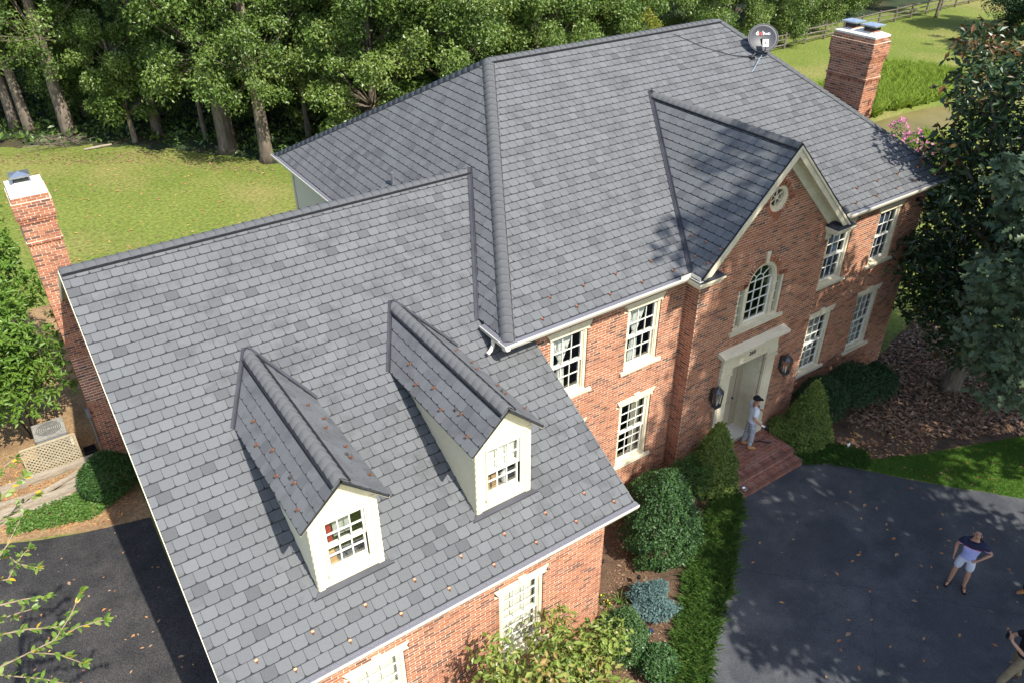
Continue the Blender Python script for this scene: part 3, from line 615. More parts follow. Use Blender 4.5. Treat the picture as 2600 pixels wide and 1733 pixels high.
MB().tube([(-.1, .36, 5.9), (-.1, .35, 5.82), (-.13, .33, 5.76), (-.2, .3, 5.71), (-.29, .27, 5.68)], .04, 10).build('downspout', 'gutter', HOUSE)
sp = MB(); sp.prism([(4.6, -.128, H-.01), (4.905, -.128, H-.01), (4.905, -.128, H+.085), (4.6, -.128, H+.085)], (0, .006, 0)); sp.prism([(4.91, -.13, H-.01), (4.91, -.42, H-.01), (4.91, -.42, H+.085), (4.91, -.13, H+.085)], (.006, 0, 0)); sp.build('splash_guard', 'gutter', HOUSE)
MB().prism([(10.44, -.128, H-.01), (10.62, -.128, H-.01), (10.62, -.128, H+.085), (10.44, -.128, H+.085)], (0, .006, 0)).build('splash_guard', 'gutter', HOUSE)
tb = MB(); tb.box(.02, XE-WE, .01, WA+.05, 5.8, 5.86); tb.box(XE+WE, LX-.02, .01, WA+.05, 5.8, 5.86); tb.box(.02, XE-WE, .004, .03, 5.86, 5.98); tb.box(XE+WE, LX-.02, .004, .03, 5.86, 5.98); tb.box(.01, .35, .36, D-.3, 5.8, 5.86); tb.box(LX-.35, LX-.01, .36, D-.3, 5.8, 5.86)
tb.box(XL+.02, XW-.02, YF+.01, WF+.05, 3.42, 3.5); tb.box(XL+.02, XW-.02, YF+.004, YF+.03, 3.5, ZF-.02)
tb.build('soffit', 'trim', HOUSE)
zz = Vector((0, 0, 1))
for x in (XL-.012, XW-.013):   # rake edges of the wing
    rk = MB()
    a, b = Vector((x, YF, ZF-.015)), Vector((x, YW, ZW-.015)); e = Vector((x, YBACK, ZF-.015))
    rk.prism([a, b, b-zz*.16, a-zz*.16], (.025, 0, 0)); rk.prism([b, e, e-zz*.16, b-zz*.16], (.025, 0, 0))
    s_ = 1 if x < 0 else -1
    rk.prism([a+Vector((s_*.03, 0, -.1)), b+Vector((s_*.03, 0, -.1)), b+Vector((s_*.26, 0, -.1)), a+Vector((s_*.26, 0, -.1))], (0, 0, .03)); rk.prism([b+Vector((s_*.03, 0, -.1)), e+Vector((s_*.03, 0, -.1)), e+Vector((s_*.26, 0, -.1)), b+Vector((s_*.26, 0, -.1))], (0, 0, .03))
    rk.build('rake_board', 'trim', HOUSE)
gb = MB()
for s_ in (-1, 1):   # entry gable: fascia, soffit and frieze on both rakes
    lo_, hi_ = Vector((XE+s_*(WE+.0), 0, H)), Vector((XE, 0, ZE)); n = Vector((s_*PE, 0, 1)).normalized()
    def strip(y0, y1, d0, d1): gb.prism([lo_-n*d0+Vector((0, y0, 0)), hi_-zz*(d0*ke)+Vector((0, y0, 0)), hi_-zz*(d1*ke)+Vector((0, y0, 0)), lo_-n*d1+Vector((0, y0, 0))], (0, y1-y0, 0))
    strip(YE-.005, YE+.025, .02, .2); strip(YE-.03, YE-.006, .015, .07); strip(YE+.026, WB-.005, .14, .165); strip(WB-.045, WB+.03, .166, .36); strip(WB-.06, WB-.046, .166, .2)
gb.build('gable_board', 'trim', HOUSE)
de = MB()
for s_ in (-1, 1):
    lo_, hi_ = Vector((XE+s_*(WE+.02), YE-.02, H+.0)), Vector((XE, YE-.02, ZE+.005)); de.prism([lo_, hi_, hi_+zz*.02, lo_+zz*.02], (0, .03, 0))
de.build('drip_edge', 'vent_black', HOUSE)
for x0, x1 in ((4.86, 5.68), (9.68, 10.42)):   # boxed cornice returns
    cr = MB(); mt = MB(); cr.box(x0+.06, x1-.06, -.41, WB+.05, 5.78, 5.84); cr.box(x0+.03, x1-.03, -.45, WB+.05, 5.842, 5.89); cr.box(x0, x1, -.48, WB+.05, 5.892, 5.955)
    if x0 > 8: cr.box(x0+.1, x0+.32, WB-.03, WB+.02, 5.55, 5.78)
    mt.raw([(x0-.01, -.49, 5.957), (x1+.01, -.49, 5.957), (x1+.01, WB, 5.957), (x0-.01, WB, 5.957), (x0+.12, WB-.02, 6.06), (x1-.12, WB-.02, 6.06)], [(0, 1, 5, 4), (1, 2, 5), (3, 0, 4), (2, 3, 4, 5), (3, 2, 1, 0)])
    for k in range(5): y = -.47+k*.07; mt.box(x0+.02+k*.02, x1-.02-k*.02, y, y+.012, 5.962+k*.018, 5.972+k*.018)
    mt.build('return_flashing', 'dark_metal', cr.build('cornice_return', 'trim', HOUSE))
# pediment blocks inside the right return, as the photo shows
MB().prism([(10.02, -.36, 6.0), (10.3, -.36, 5.98), (10.3, -.36, 6.06), (9.9, -.36, 6.36)], (0, .26, 0)).build('gable_block', 'trim', HOUSE)
# ------------------------------------------------------------------ dormers
def dormer(xc, k):
    hw_ = .578; zb = lambda y: wz(y)
    f = MB(); yf = -2.11; zt = DZE-.02; z0 = zb(yf)+.02
    wx0, wx1, wz0, wz1 = xc-.345, xc+.345, 4.52, 5.6
    for a, b, c, e in ((xc-hw_, wx0, z0, zt), (wx1, xc+hw_, z0, zt), (wx0, wx1, z0, wz0), (wx0, wx1, wz1, zt)): f.box(a, b, yf, yf+.06, c, e)
    f.prism([(xc-hw_-.02, yf, zt), (xc+hw_+.02, yf, zt), (xc, yf, DZR-.05)], (0, .06, 0)); f.box(xc-hw_-.01, xc+hw_+.01, yf-.025, yf, zt-.03, zt+.02)
    for s_ in (-1, 1): f.box(min(xc+s_*hw_, xc+s_*(hw_-.1)), max(xc+s_*hw_, xc+s_*(hw_-.1)), yf-.012, yf-.001, z0, zt-.03)
    Dm = f.build('dormer', 'siding', HOUSE, label=('dormer over the wing nearer the rake' if k else 'dormer over the wing nearer the main house'))
    sd = MB(); yb = YF+(DZE-ZF)/PW
    for s_ in (-1, 1):
        x = xc+s_*hw_; n = 11
        for j in range(n):   # lap boards following the roof line
            za = z0+(zt-z0)*j/n; zb_ = z0+(zt-z0)*(j+1)/n; ya = YF+(za-ZF)/PW; yb_ = YF+(zb_-ZF)/PW
            sd.prism([(x+s_*.014, yf+.001, za), (x+s_*.014, ya+.03, za), (x+s_*.003, yb_+.03, zb_), (x+s_*.003, yf+.001, zb_)], (-s_*.04, 0, 0))
    sd.build('siding', 'siding', Dm)
    for s_ in (-1, 1):
        ra = MB(); e = Vector((xc+s_*(DW-.01), DPF+.01, DZE-.012)); a = Vector((xc, DPF+.01, DZR-.012)); ra.prism([e, a, a-zz*.07, e-zz*.05], (0, .03, 0)); ra.prism([e-zz*.035, a-zz*.05, a-zz*.07, e-zz*.055], (0, .2, 0))
        ra.build('rake_board', 'trim', Dm)
    fr = MB(); yg = yf-.02
    fr.box(wx0-.03, wx0, yg, yf+.08, wz0-.02, wz1+.03); fr.box(wx1, wx1+.05, yg, yf+.08, wz0-.02, wz1+.03); fr.box(wx0, wx1, yg, yf+.08, wz1, wz1+.03); fr.box(wx0-.05, wx1+.06, yg-.03, yf+.06, wz0-.06, wz0-.001); fr.build('window_frame', 'trim', Dm)
    zm = (wz0+wz1)/2; sashbuild(wx0, wx1, zm-.02, wz1, yf+.03, 3, 2, Dm, .045, .04, .022); sashbuild(wx0, wx1, wz0, zm+.03, yf+.075, 3, 2, Dm, .06, .04, .022)
    MB().box(xc-.5, xc+.5, yf+.75, yf+.78, 4.3, 6.1).box(xc-.5, xc+.5, yf+.1, yf+.78, 4.3, 4.33).build('dark_room_panel', 'room_dark', Dm)
    if k == 0:
        MB().box(wx0, wx1, yf+.115, yf+.125, zm, wz1).build('blind', 'blind', Dm); MB().box(xc-.3, xc-.12, yf+.25, yf+.4, 4.33, 4.72).box(xc-.1, xc+.05, yf+.25, yf+.4, 4.33, 4.7).build('carton', 'cardboard', Dm)
        MB().lathe([(.03, 0), (.07, .05), (.07, .2), (.03, .26), (.04, .34), (.02, .4)], 10, (xc+.2, yf+.3, 4.4)).build('figurine', 'curtain', Dm)
    else:
        MB().box(xc-.24, xc-.16, yf+.2, yf+.22, 4.9, 5.6).build('hanging_cloth', 'red_cloth', Dm); MB().box(xc-.12, xc+.16, yf+.25, yf+.27, 5.0, 5.6).build('hanging_cloth', 'sheer', Dm)
        MB().prism([(xc-.34, yf+.16, 4.45), (xc-.12, yf+.16, 4.45), (xc-.12, yf+.3, 4.7), (xc-.34, yf+.3, 4.7)], (0, .02, 0)).build('box_lid', 'cardboard', Dm)
    MB().prism([(xc-hw_-.12, yf-.075, wz(yf-.075)+.024), (xc+hw_+.14, yf-.075, wz(yf-.075)+.024), (xc+hw_+.03, yf-.001, wz(yf)+.05), (xc-hw_-.02, yf-.001, wz(yf)+.05)], (0, .0, .006)).bar((xc-hw_-.13, yf-.08, wz(yf-.08)+.025), (xc+hw_+.15, yf-.08, wz(yf-.08)+.025), .012).build('apron_flashing', 'dark_metal', Dm)
dormer(DX[0], 0); dormer(DX[1], 1)
# ------------------------------------------------------------------ chimneys
def chimney(x0, x1, y0, y1, zb, zt, caps, label, corbel=True, shoulder=None):
    b = MB(); mo_ = MB(); k = round(zb/BC); tot = round(zt/BC)
    while k < tot:
        fromtop = tot-k; e = 0
        if fromtop <= 2: e = .02
        elif fromtop <= 8: e = .06
        elif fromtop == 9: e = .04
        elif fromtop == 10: e = .02
        sold = fromtop == 20; ee = e+(.025 if fromtop == 18 else 0)
        X0, X1, Y0, Y1 = x0-ee, x1+ee, y0-ee, y1+ee
        if shoulder and k*BC < shoulder[0]: Y0 -= shoulder[1]*min(1, (shoulder[0]-k*BC)/shoulder[2])
        za = k*BC; mo_.box(X0+.004, X1-.004, Y0+.004, Y1-.004, za, za+BC+.0005)
        for (O, U, N, Ln) in ((Vector((X0, Y0, 0)), Vector((1, 0, 0)), Vector((0, -1, 0)), X1-X0), (Vector((X0, Y1, 0)), Vector((0, -1, 0)), Vector((-1, 0, 0)), Y1-Y0), (Vector((X1, Y0, 0)), Vector((0, 1, 0)), Vector((1, 0, 0)), Y1-Y0)):
            bl = BL*1.0 if not sold else .075; s = -(k % 2)*bl/2
            while s < Ln:
                p, q = max(s+JT/2, .003), min(s+bl-JT/2, Ln-.003); s += bl
                if q-p > .02: brickbox(b, O, U, N, p, q, za+JT/2, za+JT/2+(BH if not sold else BC*2-JT), .03, btint())
        k += 1 if not sold else 2
    C_ = mo_.build('chimney', 'mortar', HOUSE, label=label); tag(b.build('brick_course', 'brick', C_), kind='stuff')
    zt = tot*BC; c = MB(); A = [(x0-.02, y0-.02), (x1+.02, y0-.02), (x1+.02, y1+.02), (x0-.02, y1+.02)]; mx, my = (x0+x1)/2, (y0+y1)/2
    P = [(x, y, zt) for x, y in A]+[(x, y, zt+.05) for x, y in A]+[(mx+(x-mx)*.55, my+(y-my)*.6, zt+.13) for x, y in A]
    c.raw(P, [(i, (i+1) % 4, 4+(i+1) % 4, 4+i) for i in range(4)]+[(4+i, 4+(i+1) % 4, 8+(i+1) % 4, 8+i) for i in range(4)]+[(8, 9, 10, 11)]); c.build('crown', 'concrete', C_)
    for (cx, cy, style) in caps:
        zc = zt+.1
        fl = MB(); fl.box(cx-.17, cx+.17, cy-.17, cy+.17, zc, zc+.06); fl.build('flue', 'paver' if style else 'steel', C_)
        g = MB()
        for i in range(15):
            t = -.16+.32*i/14
            for a, b_ in (((cx+t, cy-.16), (cx+t, cy-.16)), ((cx+t, cy+.16), (cx+t, cy+.16)), ((cx-.16, cy+t), (cx-.16, cy+t)), ((cx+.16, cy+t), (cx+.16, cy+t))): g.bar((a[0], a[1], zc+.06), (b_[0], b_[1], zc+.2), .01)
        for zq in (zc+.1, zc+.14, zc+.18): g.box(cx-.163, cx+.163, cy-.163, cy-.157, zq, zq+.008); g.box(cx-.163, cx-.157, cy-.157, cy+.163, zq, zq+.008); g.box(cx+.157, cx+.163, cy-.157, cy+.163, zq, zq+.008)
        g.build('cap_screen', 'mesh_dark', C_)
        t = MB(); e = .23 if not style else .26; zc2 = zc+.2; ap = .07 if not style else .035
        Q = [(cx-e, cy-e, zc2-.02), (cx+e, cy-e, zc2-.02), (cx+e, cy+e, zc2-.02), (cx-e, cy+e, zc2-.02), (cx-e, cy-e, zc2+.02), (cx+e, cy-e, zc2+.02), (cx+e, cy+e, zc2+.02), (cx-e, cy+e, zc2+.02), (cx, cy, zc2+.02+ap)]
        t.raw(Q, [(3, 2, 1, 0), (0, 1, 5, 4), (1, 2, 6, 5), (2, 3, 7, 6), (3, 0, 4, 7), (4, 5, 8), (5, 6, 8), (6, 7, 8), (7, 4, 8)]); t.build('chimney_cap', 'steel', C_)
chimney(-7.19, -6.42, 10.3, 11.5, GZ, 7.12, [(-6.85, 11.05, 0)], 'brick chimney with one steel cap at the left gable', shoulder=(2.5, .5, 1.15))
chimney(15.2, 15.9, 3.23, 4.62, GZ, 9.2, [(15.55, 4.28, 1), (15.55, 3.62, 1)], 'brick chimney with two flue caps behind the right hip')
MB().tube([(.927, 6.53, 6.86), (.927, 6.53, 7.2)], .04, 10).build('vent_pipe', 'steel', HOUSE)
# ------------------------------------------------------------------ ground
def sheet(name, pts, z, mat, kind='structure'):
    m = MB(); m.face([(x, y, z) for x, y in ccw(list(pts))]); return tag(m.build(name, mat), kind=kind)
def wob(pts, k=6, a=.06):
    out = []
    for i in range(len(pts)):
        p, q = Vector(pts[i]), Vector(pts[(i+1) % len(pts)]); n = max(1, int((q-p).length/ .5)) if (q-p).length < 14 else 1
        for j in range(n): t = j/n; v = p.lerp(q, t); out.append((v.x+random.uniform(-a, a)*(j > 0), v.y+random.uniform(-a, a)*(j > 0)))
    return out
sheet('lawn', [(-400, -300), (500, -300), (500, 500), (-400, 500)], GZ, 'lawn')
WOODEDGE = [(-34, 52), (-14, 43.5), (-6.6, 40.2), (-.4, 36.2), (4.1, 30.6), (8.6, 24.5), (13, 22.2), (26, 23.5), (34, 28.5), (44, 33), (75, 34.5), (130, 38)]
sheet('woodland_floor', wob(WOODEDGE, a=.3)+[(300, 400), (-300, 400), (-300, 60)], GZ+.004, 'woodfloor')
DRV = [(6.45, -1.5), (5.5, -2.25), (4.4, -3.05), (3.4, -3.72), (2.61, -4.22), (1.66, -4.9), (.3, -6.1), (-1.5, -8.5), (-1.5, -22), (34, -22), (34, -13), (18, -9), (14.5, -6.9), (12.56, -5.83), (11.25, -4.3), (10.1, -2.8), (9.4, -2.0), (8.8, -1.62)]
sheet('driveway', wob(DRV, a=.03), GZ+.004, 'asphalt_old')
sheet('driveway', [(-6.75, 6.62), (-7.6, 6.84), (-8.29, 7.03), (-9.2, 7.36), (-10.1, 7.8), (-13, 9.2), (-24, 13), (-24, -16), (-6.75, -16)], GZ+.004, 'asphalt')
sheet('garden_bed', wob([(-6.7, WF), (.5, WF), (.5, WA+.02), (5.32, WA+.02), (5.32, WB), (6.46, WB), (6.46, -1.5), (5.5, -2.27), (4.4, -3.07), (3.4, -3.74), (2.61, -4.24), (1.66, -4.92), (.3, -6.12), (-6.7, -6.5)], a=.0), GZ+.008, 'mulch')
sheet('garden_bed', wob([(8.8, WB), (9.95, WB), (9.95, WA+.02), (15.06, WA+.02), (18.6, 1.2), (19.5, -3.5), (15.2, -4.5), (12.5, -3.45), (10.4, -2.5), (9.4, -1.98), (8.8, -1.62)], a=.05), GZ+.008, 'mulch')
sheet('straw_bed', wob([(-6.72, 6.63), (-8.29, 7.04), (-10.1, 7.82), (-13, 9.22), (-14, 20), (-6.72, 20)], a=.05), GZ+.006, 'straw')
sheet('side_lawn', wob([(12.56, -5.83), (11.25, -4.3), (10.1, -2.8), (10.4, -2.52), (12.5, -3.47), (15.2, -4.52), (19.5, -3.52), (22, -8), (18, -9), (14.5, -6.9)], a=.04), GZ+.006, 'grass_near')
sheet('pond', [(38.2+4.4*math.cos(a)+.4*math.sin(3*a), 14.2+1.5*math.sin(a)+.25*math.cos(2*a)) for a in np.linspace(0, 6.28, 30)[:-1]], GZ+.005, 'water')
cx_ = MB()   # cracks in the asphalt
def crackline(a, b, n=26):
    P = [Vector((*a, GZ+.0065)).lerp(Vector((*b, GZ+.0065)), i/n) for i in range(n+1)]; P = [p+Vector((random.uniform(-.045, .045), random.uniform(-.045, .045), 0)) for p in P]
    for p, q in zip(P, P[1:]): d = (q-p).normalized(); s_ = Vector((-d.y, d.x, 0))*random.uniform(.002, .007); cx_.face([p-s_, q-s_, q+s_, p+s_])
crackline((4.35, -3.05), (6.9, -5.6)); crackline((6.9, -5.6), (9.6, -8.6)); crackline((6.6, -5.35), (3.8, -7.6)); crackline((11.4, -4.6), (10.7, -6.4), 18)
tag(cx_.build('asphalt_cracks', 'crack'), kind='stuff')
# ------------------------------------------------------------------ leaves, shrubs, trees
def unit(a): return a/np.maximum(np.linalg.norm(a, axis=-1, keepdims=True), 1e-9)
def leafcloud(P, OUT, size, aspect=.5, up=.5, rnd=.9, out=.6, hang=0, lobes=None):
    """one folded quad per leaf; returns verts and quads"""
    n = len(P); size = (np.broadcast_to(size, (n,))*np.exp(rng.normal(0, .2, n)))[:, None]
    N = unit(OUT*out+np.array([0, 0, up])+rng.normal(0, 1, (n, 3))*rnd); T = rng.normal(0, 1, (n, 3)); T[:, 2] -= hang; T += OUT*.5; T = unit(T-N*(T*N).sum(1, keepdims=True)); B = np.cross(N, T)
    if lobes:   # toothed outline: three points on each side
        prof = [(0, .06), (.2, .5), (.3, .16), (.5, .55), (.6, .18), (.78, .36), (.85, .12), (1, 0)]
        L_ = [P+T*size*a+B*size*aspect*b+N*size*.03*(1 if i % 2 else -1) for i, (a, b) in enumerate(prof)]; R_ = [P+T*size*a-B*size*aspect*b+N*size*.03*(1 if i % 2 else -1) for i, (a, b) in enumerate(prof[:-1])][::-1]
        V = np.stack(L_+R_, 1); k = V.shape[1]; return V.reshape(-1, 3), np.arange(n*k), np.full(n, k)
    V = np.stack([P, P+T*size*.5+B*size*aspect*.5+N*size*.06, P+T*size-N*size*.08, P+T*size*.5-B*size*aspect*.5+N*size*.06], 1)
    return V.reshape(-1, 3), np.arange(4*n), np.full(n, 4)
def foliage(name, P, OUT, size, mat, tint, **k):
    V, l, t = leafcloud(P, OUT, size, **k); me = mesh_flat(name, V, l, t, tint); me.materials.append(MATS[mat]); return me
def dirs(n): return unit(rng.normal(0, 1, (n, 3)))
def lump(Dv, k=7, f=3.0, seed=None):
    r_ = np.random.default_rng(seed if seed is not None else int(rng.integers(1e6))); s_ = np.zeros(len(Dv))
    for _ in range(k): w_ = r_.normal(0, f, 3); s_ += np.sin(Dv @ w_+r_.uniform(0, 6.28))
    return s_/k
def pack(me_list_V): return me_list_V
def shrub(name, label, loc, rx, ry, h, n, size, mat, shape='ball', aspect=.5, lumpy=.16, up=.4, group=None, cat='shrub', z0=.0, stem=.04, f=3.2, rnd=.8, sparse=.35, child='foliage', hang=0, whorl=0):
    e = empty(name, (loc[0], loc[1], GZ if len(loc) < 3 else loc[2]), label, cat, group); Dv = dirs(n)
    if shape == 'egg':
        t = rng.random(n)**.8; z = h*(1-t); a = rng.random(n)*6.283; q = np.stack([np.cos(a)*2, np.sin(a)*2, z/h*6], 1); prof = np.maximum(.03, 1-(z/h)**2.3)**.62*(1-np.clip((.22-z/h)/.22, 0, 1)*.3); Dv = np.stack([np.cos(a), np.sin(a), z/h], 1); rr = prof*(1+lumpy*1.6*lump(q, f=2.0))*(1-sparse*.7*rng.random(n)**2); P = np.stack([np.cos(a)*rr*rx, np.sin(a)*rr*ry, z+rng.normal(0, .04, n)], 1)
    elif shape == 'cone':
        t = rng.random(n)**.75; z = h*(1-t); a = rng.random(n)*6.283; Dv = np.stack([np.cos(a), np.sin(a), np.full(n, .45)], 1); q = np.stack([np.cos(a)*2, np.sin(a)*2, z/h*6], 1)
        prof = np.minimum(1, (1-z/h)**.72*1.12)*(1-np.clip((.12-z/h)/.12, 0, 1)*.4); rr = prof*(1+lumpy*1.1*lump(q, f=1.6)+lumpy*.9*lump(q*2.6, k=5, f=1.8))*(1-sparse*.7*rng.random(n)**2); P = np.stack([np.cos(a)*rr*rx, np.sin(a)*rr*ry, z+rng.normal(0, .02, n)], 1)
    else:
        Dv[:, 2] = np.where(Dv[:, 2] < -.35, -Dv[:, 2], Dv[:, 2]); r_ = (1+lumpy*2*lump(Dv*1.0, f=f))*(1-sparse*rng.random(n)**2)
        P = Dv*r_[:, None]*np.array([rx, ry, h*.56]); P[:, 2] += h*.44; P[:, 2] = np.maximum(P[:, 2], .01)
    ns = max(8, n//260); si = rng.integers(0, n, ns); k_ = 9   # stray shoots
    tt = np.tile(np.linspace(.2, 1, k_), ns)[:, None]; SD = unit(unit(Dv)[si]*.8+rng.normal(0, .45, (ns, 3))+np.array([0, 0, .45])); SL = rng.uniform(.05, .17, ns)*max(.6, h*.5); Ps = np.repeat(P[si], k_, 0)+np.repeat(SD*SL[:, None], k_, 0)*tt+rng.normal(0, .008, (ns*k_, 3)); P = np.concatenate([P, Ps]); Dv = np.concatenate([Dv, np.repeat(SD, k_, 0)]); n = len(P)
    if whorl: ci = rng.integers(0, n, n//whorl); P = np.repeat(P[ci], whorl, 0)+rng.normal(0, .012, (len(ci)*whorl, 3)); Dv = np.repeat(Dv[ci], whorl, 0); n = len(P)
    tint = np.clip(rng.normal(.5, .24, n)+.22*lump(P*np.array([2, 2, 2.]), f=1.4), 0, 1)
    par_o = bpy.data.objects.new(child, foliage(child, P, unit(Dv), size, mat, tint, aspect=aspect, up=up, rnd=rnd, hang=hang)); col.objects.link(par_o); par_o.parent = e
    if stem:
        m = MB()
        for k in range(5):
            a = k*1.26; m.tube([(.05*math.cos(a), .05*math.sin(a), -.02), (rx*.25*math.cos(a), ry*.25*math.sin(a), h*.35), (rx*.5*math.cos(a), ry*.5*math.sin(a), h*.62)], [stem, stem*.7, stem*.3], 6)
        o = bpy.data.objects.new('stem', m.mesh('stem', True)); o.data.materials.append(MATS['bark']); col.objects.link(o); o.parent = e
    return e
def treemesh(H_, rb, clumps, n, size, mat, aspect=.55, limbs=True, lean=0, up=.35, hang=.3, lobes=None, rt=.35, top=None, big=None, wob_=.25, bark='bark', limbr=.16, sparse=.5, shell=.35):
    """clumps: (x, y, z, rx, rz); returns trunk and crown meshes in local coordinates"""
    m = MB(); k = 9; ph = rng.uniform(0, 6, 4); path = []
    for i in range(k):
        t = i/(k-1); path.append(Vector((lean*t*H_+wob_*math.sin(2.2*t+ph[0])*t, wob_*math.sin(1.9*t+ph[1])*t, t*H_)))
    rad = [rb*(1.45 if i == 0 else (1.08 if i == 1 else 1))*(1-(1-rt)*(i/(k-1))) for i in range(k)]; path.insert(1, path[0].lerp(path[1], .2)); rad.insert(1, rb*1.12); m.tube(path, rad, 12)
    at = lambda z: path[min(len(path)-1, max(0, int(z/H_*(k-1))+1))]
    if limbs:
        for c in clumps:
            tz = min(max(c[2]-.45*math.hypot(c[0], c[1])-.2, .25*H_ if H_ > 4 else .2), H_*.96); a = at(tz); b = Vector(c[:3]); mid = a.lerp(b, .55)+Vector((0, 0, -.06*(b-a).length)); m.tube([a, mid, b], [rb*limbr*2.2, rb*limbr*1.3, rb*limbr*.5], 6)
    tr = m.mesh('trunk', True); tr.materials.append(MATS[bark])
    cl = np.array([c[:3] for c in clumps]); rr = np.array([[c[3], c[3], c[4]] for c in clumps]); vol = rr.prod(1)**(2/3); ci = rng.choice(len(cl), n, p=vol/vol.sum())
    Dv = dirs(n); Dv[:, 2] = np.where(rng.random(n) < .35, np.abs(Dv[:, 2]), Dv[:, 2]); rad_ = (1+.3*lump(Dv*1.3+ci[:, None]*1.7, f=2.6))*(1-(1-shell)*rng.random(n)**1.6*sparse*1.6)
    P = cl[ci]+Dv*rad_[:, None]*rr[ci]; ct = rng.normal(.5, .15, len(cl)); tint = np.clip(ct[ci]+rng.normal(0, .2, n), 0, 1)
    V, l, t = leafcloud(P, Dv, size if big is None else np.where(P[:, 2] > big[0], big[1], size), aspect=aspect, up=up, hang=hang, lobes=lobes)
    cr = mesh_flat('crown', V, l, t, tint); cr.materials.append(MATS[mat]); return tr, cr
def plant(name, label, cat, loc, meshes, rot=0, scale=1, group=None, mat=None):
    e = empty(name, (loc[0], loc[1], GZ-.02 if len(loc) < 3 else loc[2]), label, cat, group); e.rotation_euler.z = rot; e.scale = (scale,)*3 if not hasattr(scale, '__len__') else scale
    for nm, me in zip(('trunk', 'crown'), meshes):
        if me is None: continue
        o = bpy.data.objects.new(nm, me); col.objects.link(o); o.parent = e
        if mat and nm == 'crown': o.material_slots[0].link = 'OBJECT'; o.material_slots[0].material = MATS[mat]
    return e
def ringclumps(n, zlo, zhi, r, cr, cz=.7, inner=.3):
    out = []
    for i in range(n):
        a = i*2.4+rng.uniform(-.4, .4); t = (i+.5)/n; z = zlo+(zhi-zlo)*t; rr = r*math.sin(math.pi*min(1, .18+.82*t))**.6*rng.uniform(.55, 1.0); c = cr*rng.uniform(.7, 1.15); out.append((rr*math.cos(a), rr*math.sin(a), z, c, c*cz))
    return out
# woodland: tall trees whose lower limbs reach out, and leafy understorey
def sprays(n, zlo, zhi, r, cr, cz=.85):
    out = []
    for i in range(n):
        a = rng.uniform(0, 6.283); t = rng.random(); z = zlo+(zhi-zlo)*t; rr = r*rng.uniform(.25, 1)*(.75+.25*math.sin(3.14*t)); c = cr*rng.uniform(.55, 1.25); out.append((rr*math.cos(a), rr*math.sin(a), z-.05*rr, c, c*cz*rng.uniform(.7, 1.3)))
    return out
TA = treemesh(19, .4, sprays(80, 3.4, 9.5, 4.0, .8)+ringclumps(9, 12, 20, 4, 2.4), 46000, .17, 'leaf_wood', big=(11.5, .45), sparse=.8, limbr=.05)
TB = treemesh(21, .34, sprays(56, 4.0, 10, 3.4, .8)+ringclumps(9, 13, 22, 4, 2.5), 34000, .17, 'leaf_wood', big=(12, .45), lean=.02, sparse=.8, limbr=.05)
TC = treemesh(18, .28, sprays(42, 4.2, 10, 3.0, .8)+ringclumps(8, 12, 19, 3.6, 2.3), 28000, .18, 'leaf_wood', big=(11.5, .45), lean=-.02, sparse=.8, limbr=.1)
TD = treemesh(6.5, .15, sprays(44, 1.9, 6.8, 2.3, .6), 20000, .15, 'leaf_wood_b', sparse=.8, limbr=.14)
TE = treemesh(12, .26, sprays(120, .9, 13, 3.5, .85), 60000, .165, 'leaf_wood_b', sparse=.7, limbr=.08)
TF = treemesh(11, .26, sprays(110, .8, 12, 3.4, .85), 56000, .16, 'leaf_wood', sparse=.7, limbr=.08)
TG = treemesh(8, .14, sprays(34, 3.4, 8.4, 2.0, .65), 15000, .15, 'leaf_wood', sparse=.8, limbr=.14)
wt = [('brown barked tree at the far left edge of the wood', -5.49, 43.4, TC, 1.0), ('pale trunk with dark scars at the left of the wood', -4.88, 42.2, TC, .95), ('broad trunk with a dark band round it near the brush pile', -3.1, 40.3, TB, 1.0),
      ('short split trunk under a low leafy crown at the wood edge', -.28, 36.8, TD, 1.0), ('straight trunk with sunlit patches behind the split trunk', 1.12, 37.5, TB, .8), ('thin trunk between the sunlit trunk and the thick one', 3.12, 35.1, TG, 1.0),
      ('thickest trunk with the largest sunlit crown at the wood edge', 3.57, 32.4, TA, 1.08), ('pale straight trunk nearest the rear roof corner', 4.76, 29.7, TB, .9), ('thin trunk just behind the rear roof corner', 7.96, 31.9, TG, 1.1)]
for i, (lb, x, y, ms, s_) in enumerate(wt): plant('woodland_tree', lb, 'tree', (x, y), ms, rng.uniform(0, 6), s_, 'trees at the edge of the wood')
k = 0
for (x, y, s_) in ((-1, 47.3, .9), (-9.5, 46, 1), (-13, 49, 1), (-17, 50, 1.1), (2.5, 44, .9), (6.5, 41, 1), (10.5, 38, 1), (-7, 53, 1.1), (-2.5, 56, 1), (5, 52, 1), (12, 47, 1), (18, 42, 1), (0, 64, 1.2), (9, 60, 1.2), (-12, 62, 1.2), (20, 54, 1.2), (-22, 60, 1.2), (30, 52, 1.2)):
    plant('woodland_tree', 'tree standing in the shade deep inside the wood', 'tree', (x+rng.uniform(-.6, .6), y), (TB, TC, TA)[k % 3], rng.uniform(0, 6), s_*rng.uniform(.9, 1.1), 'trees inside the wood'); k += 1
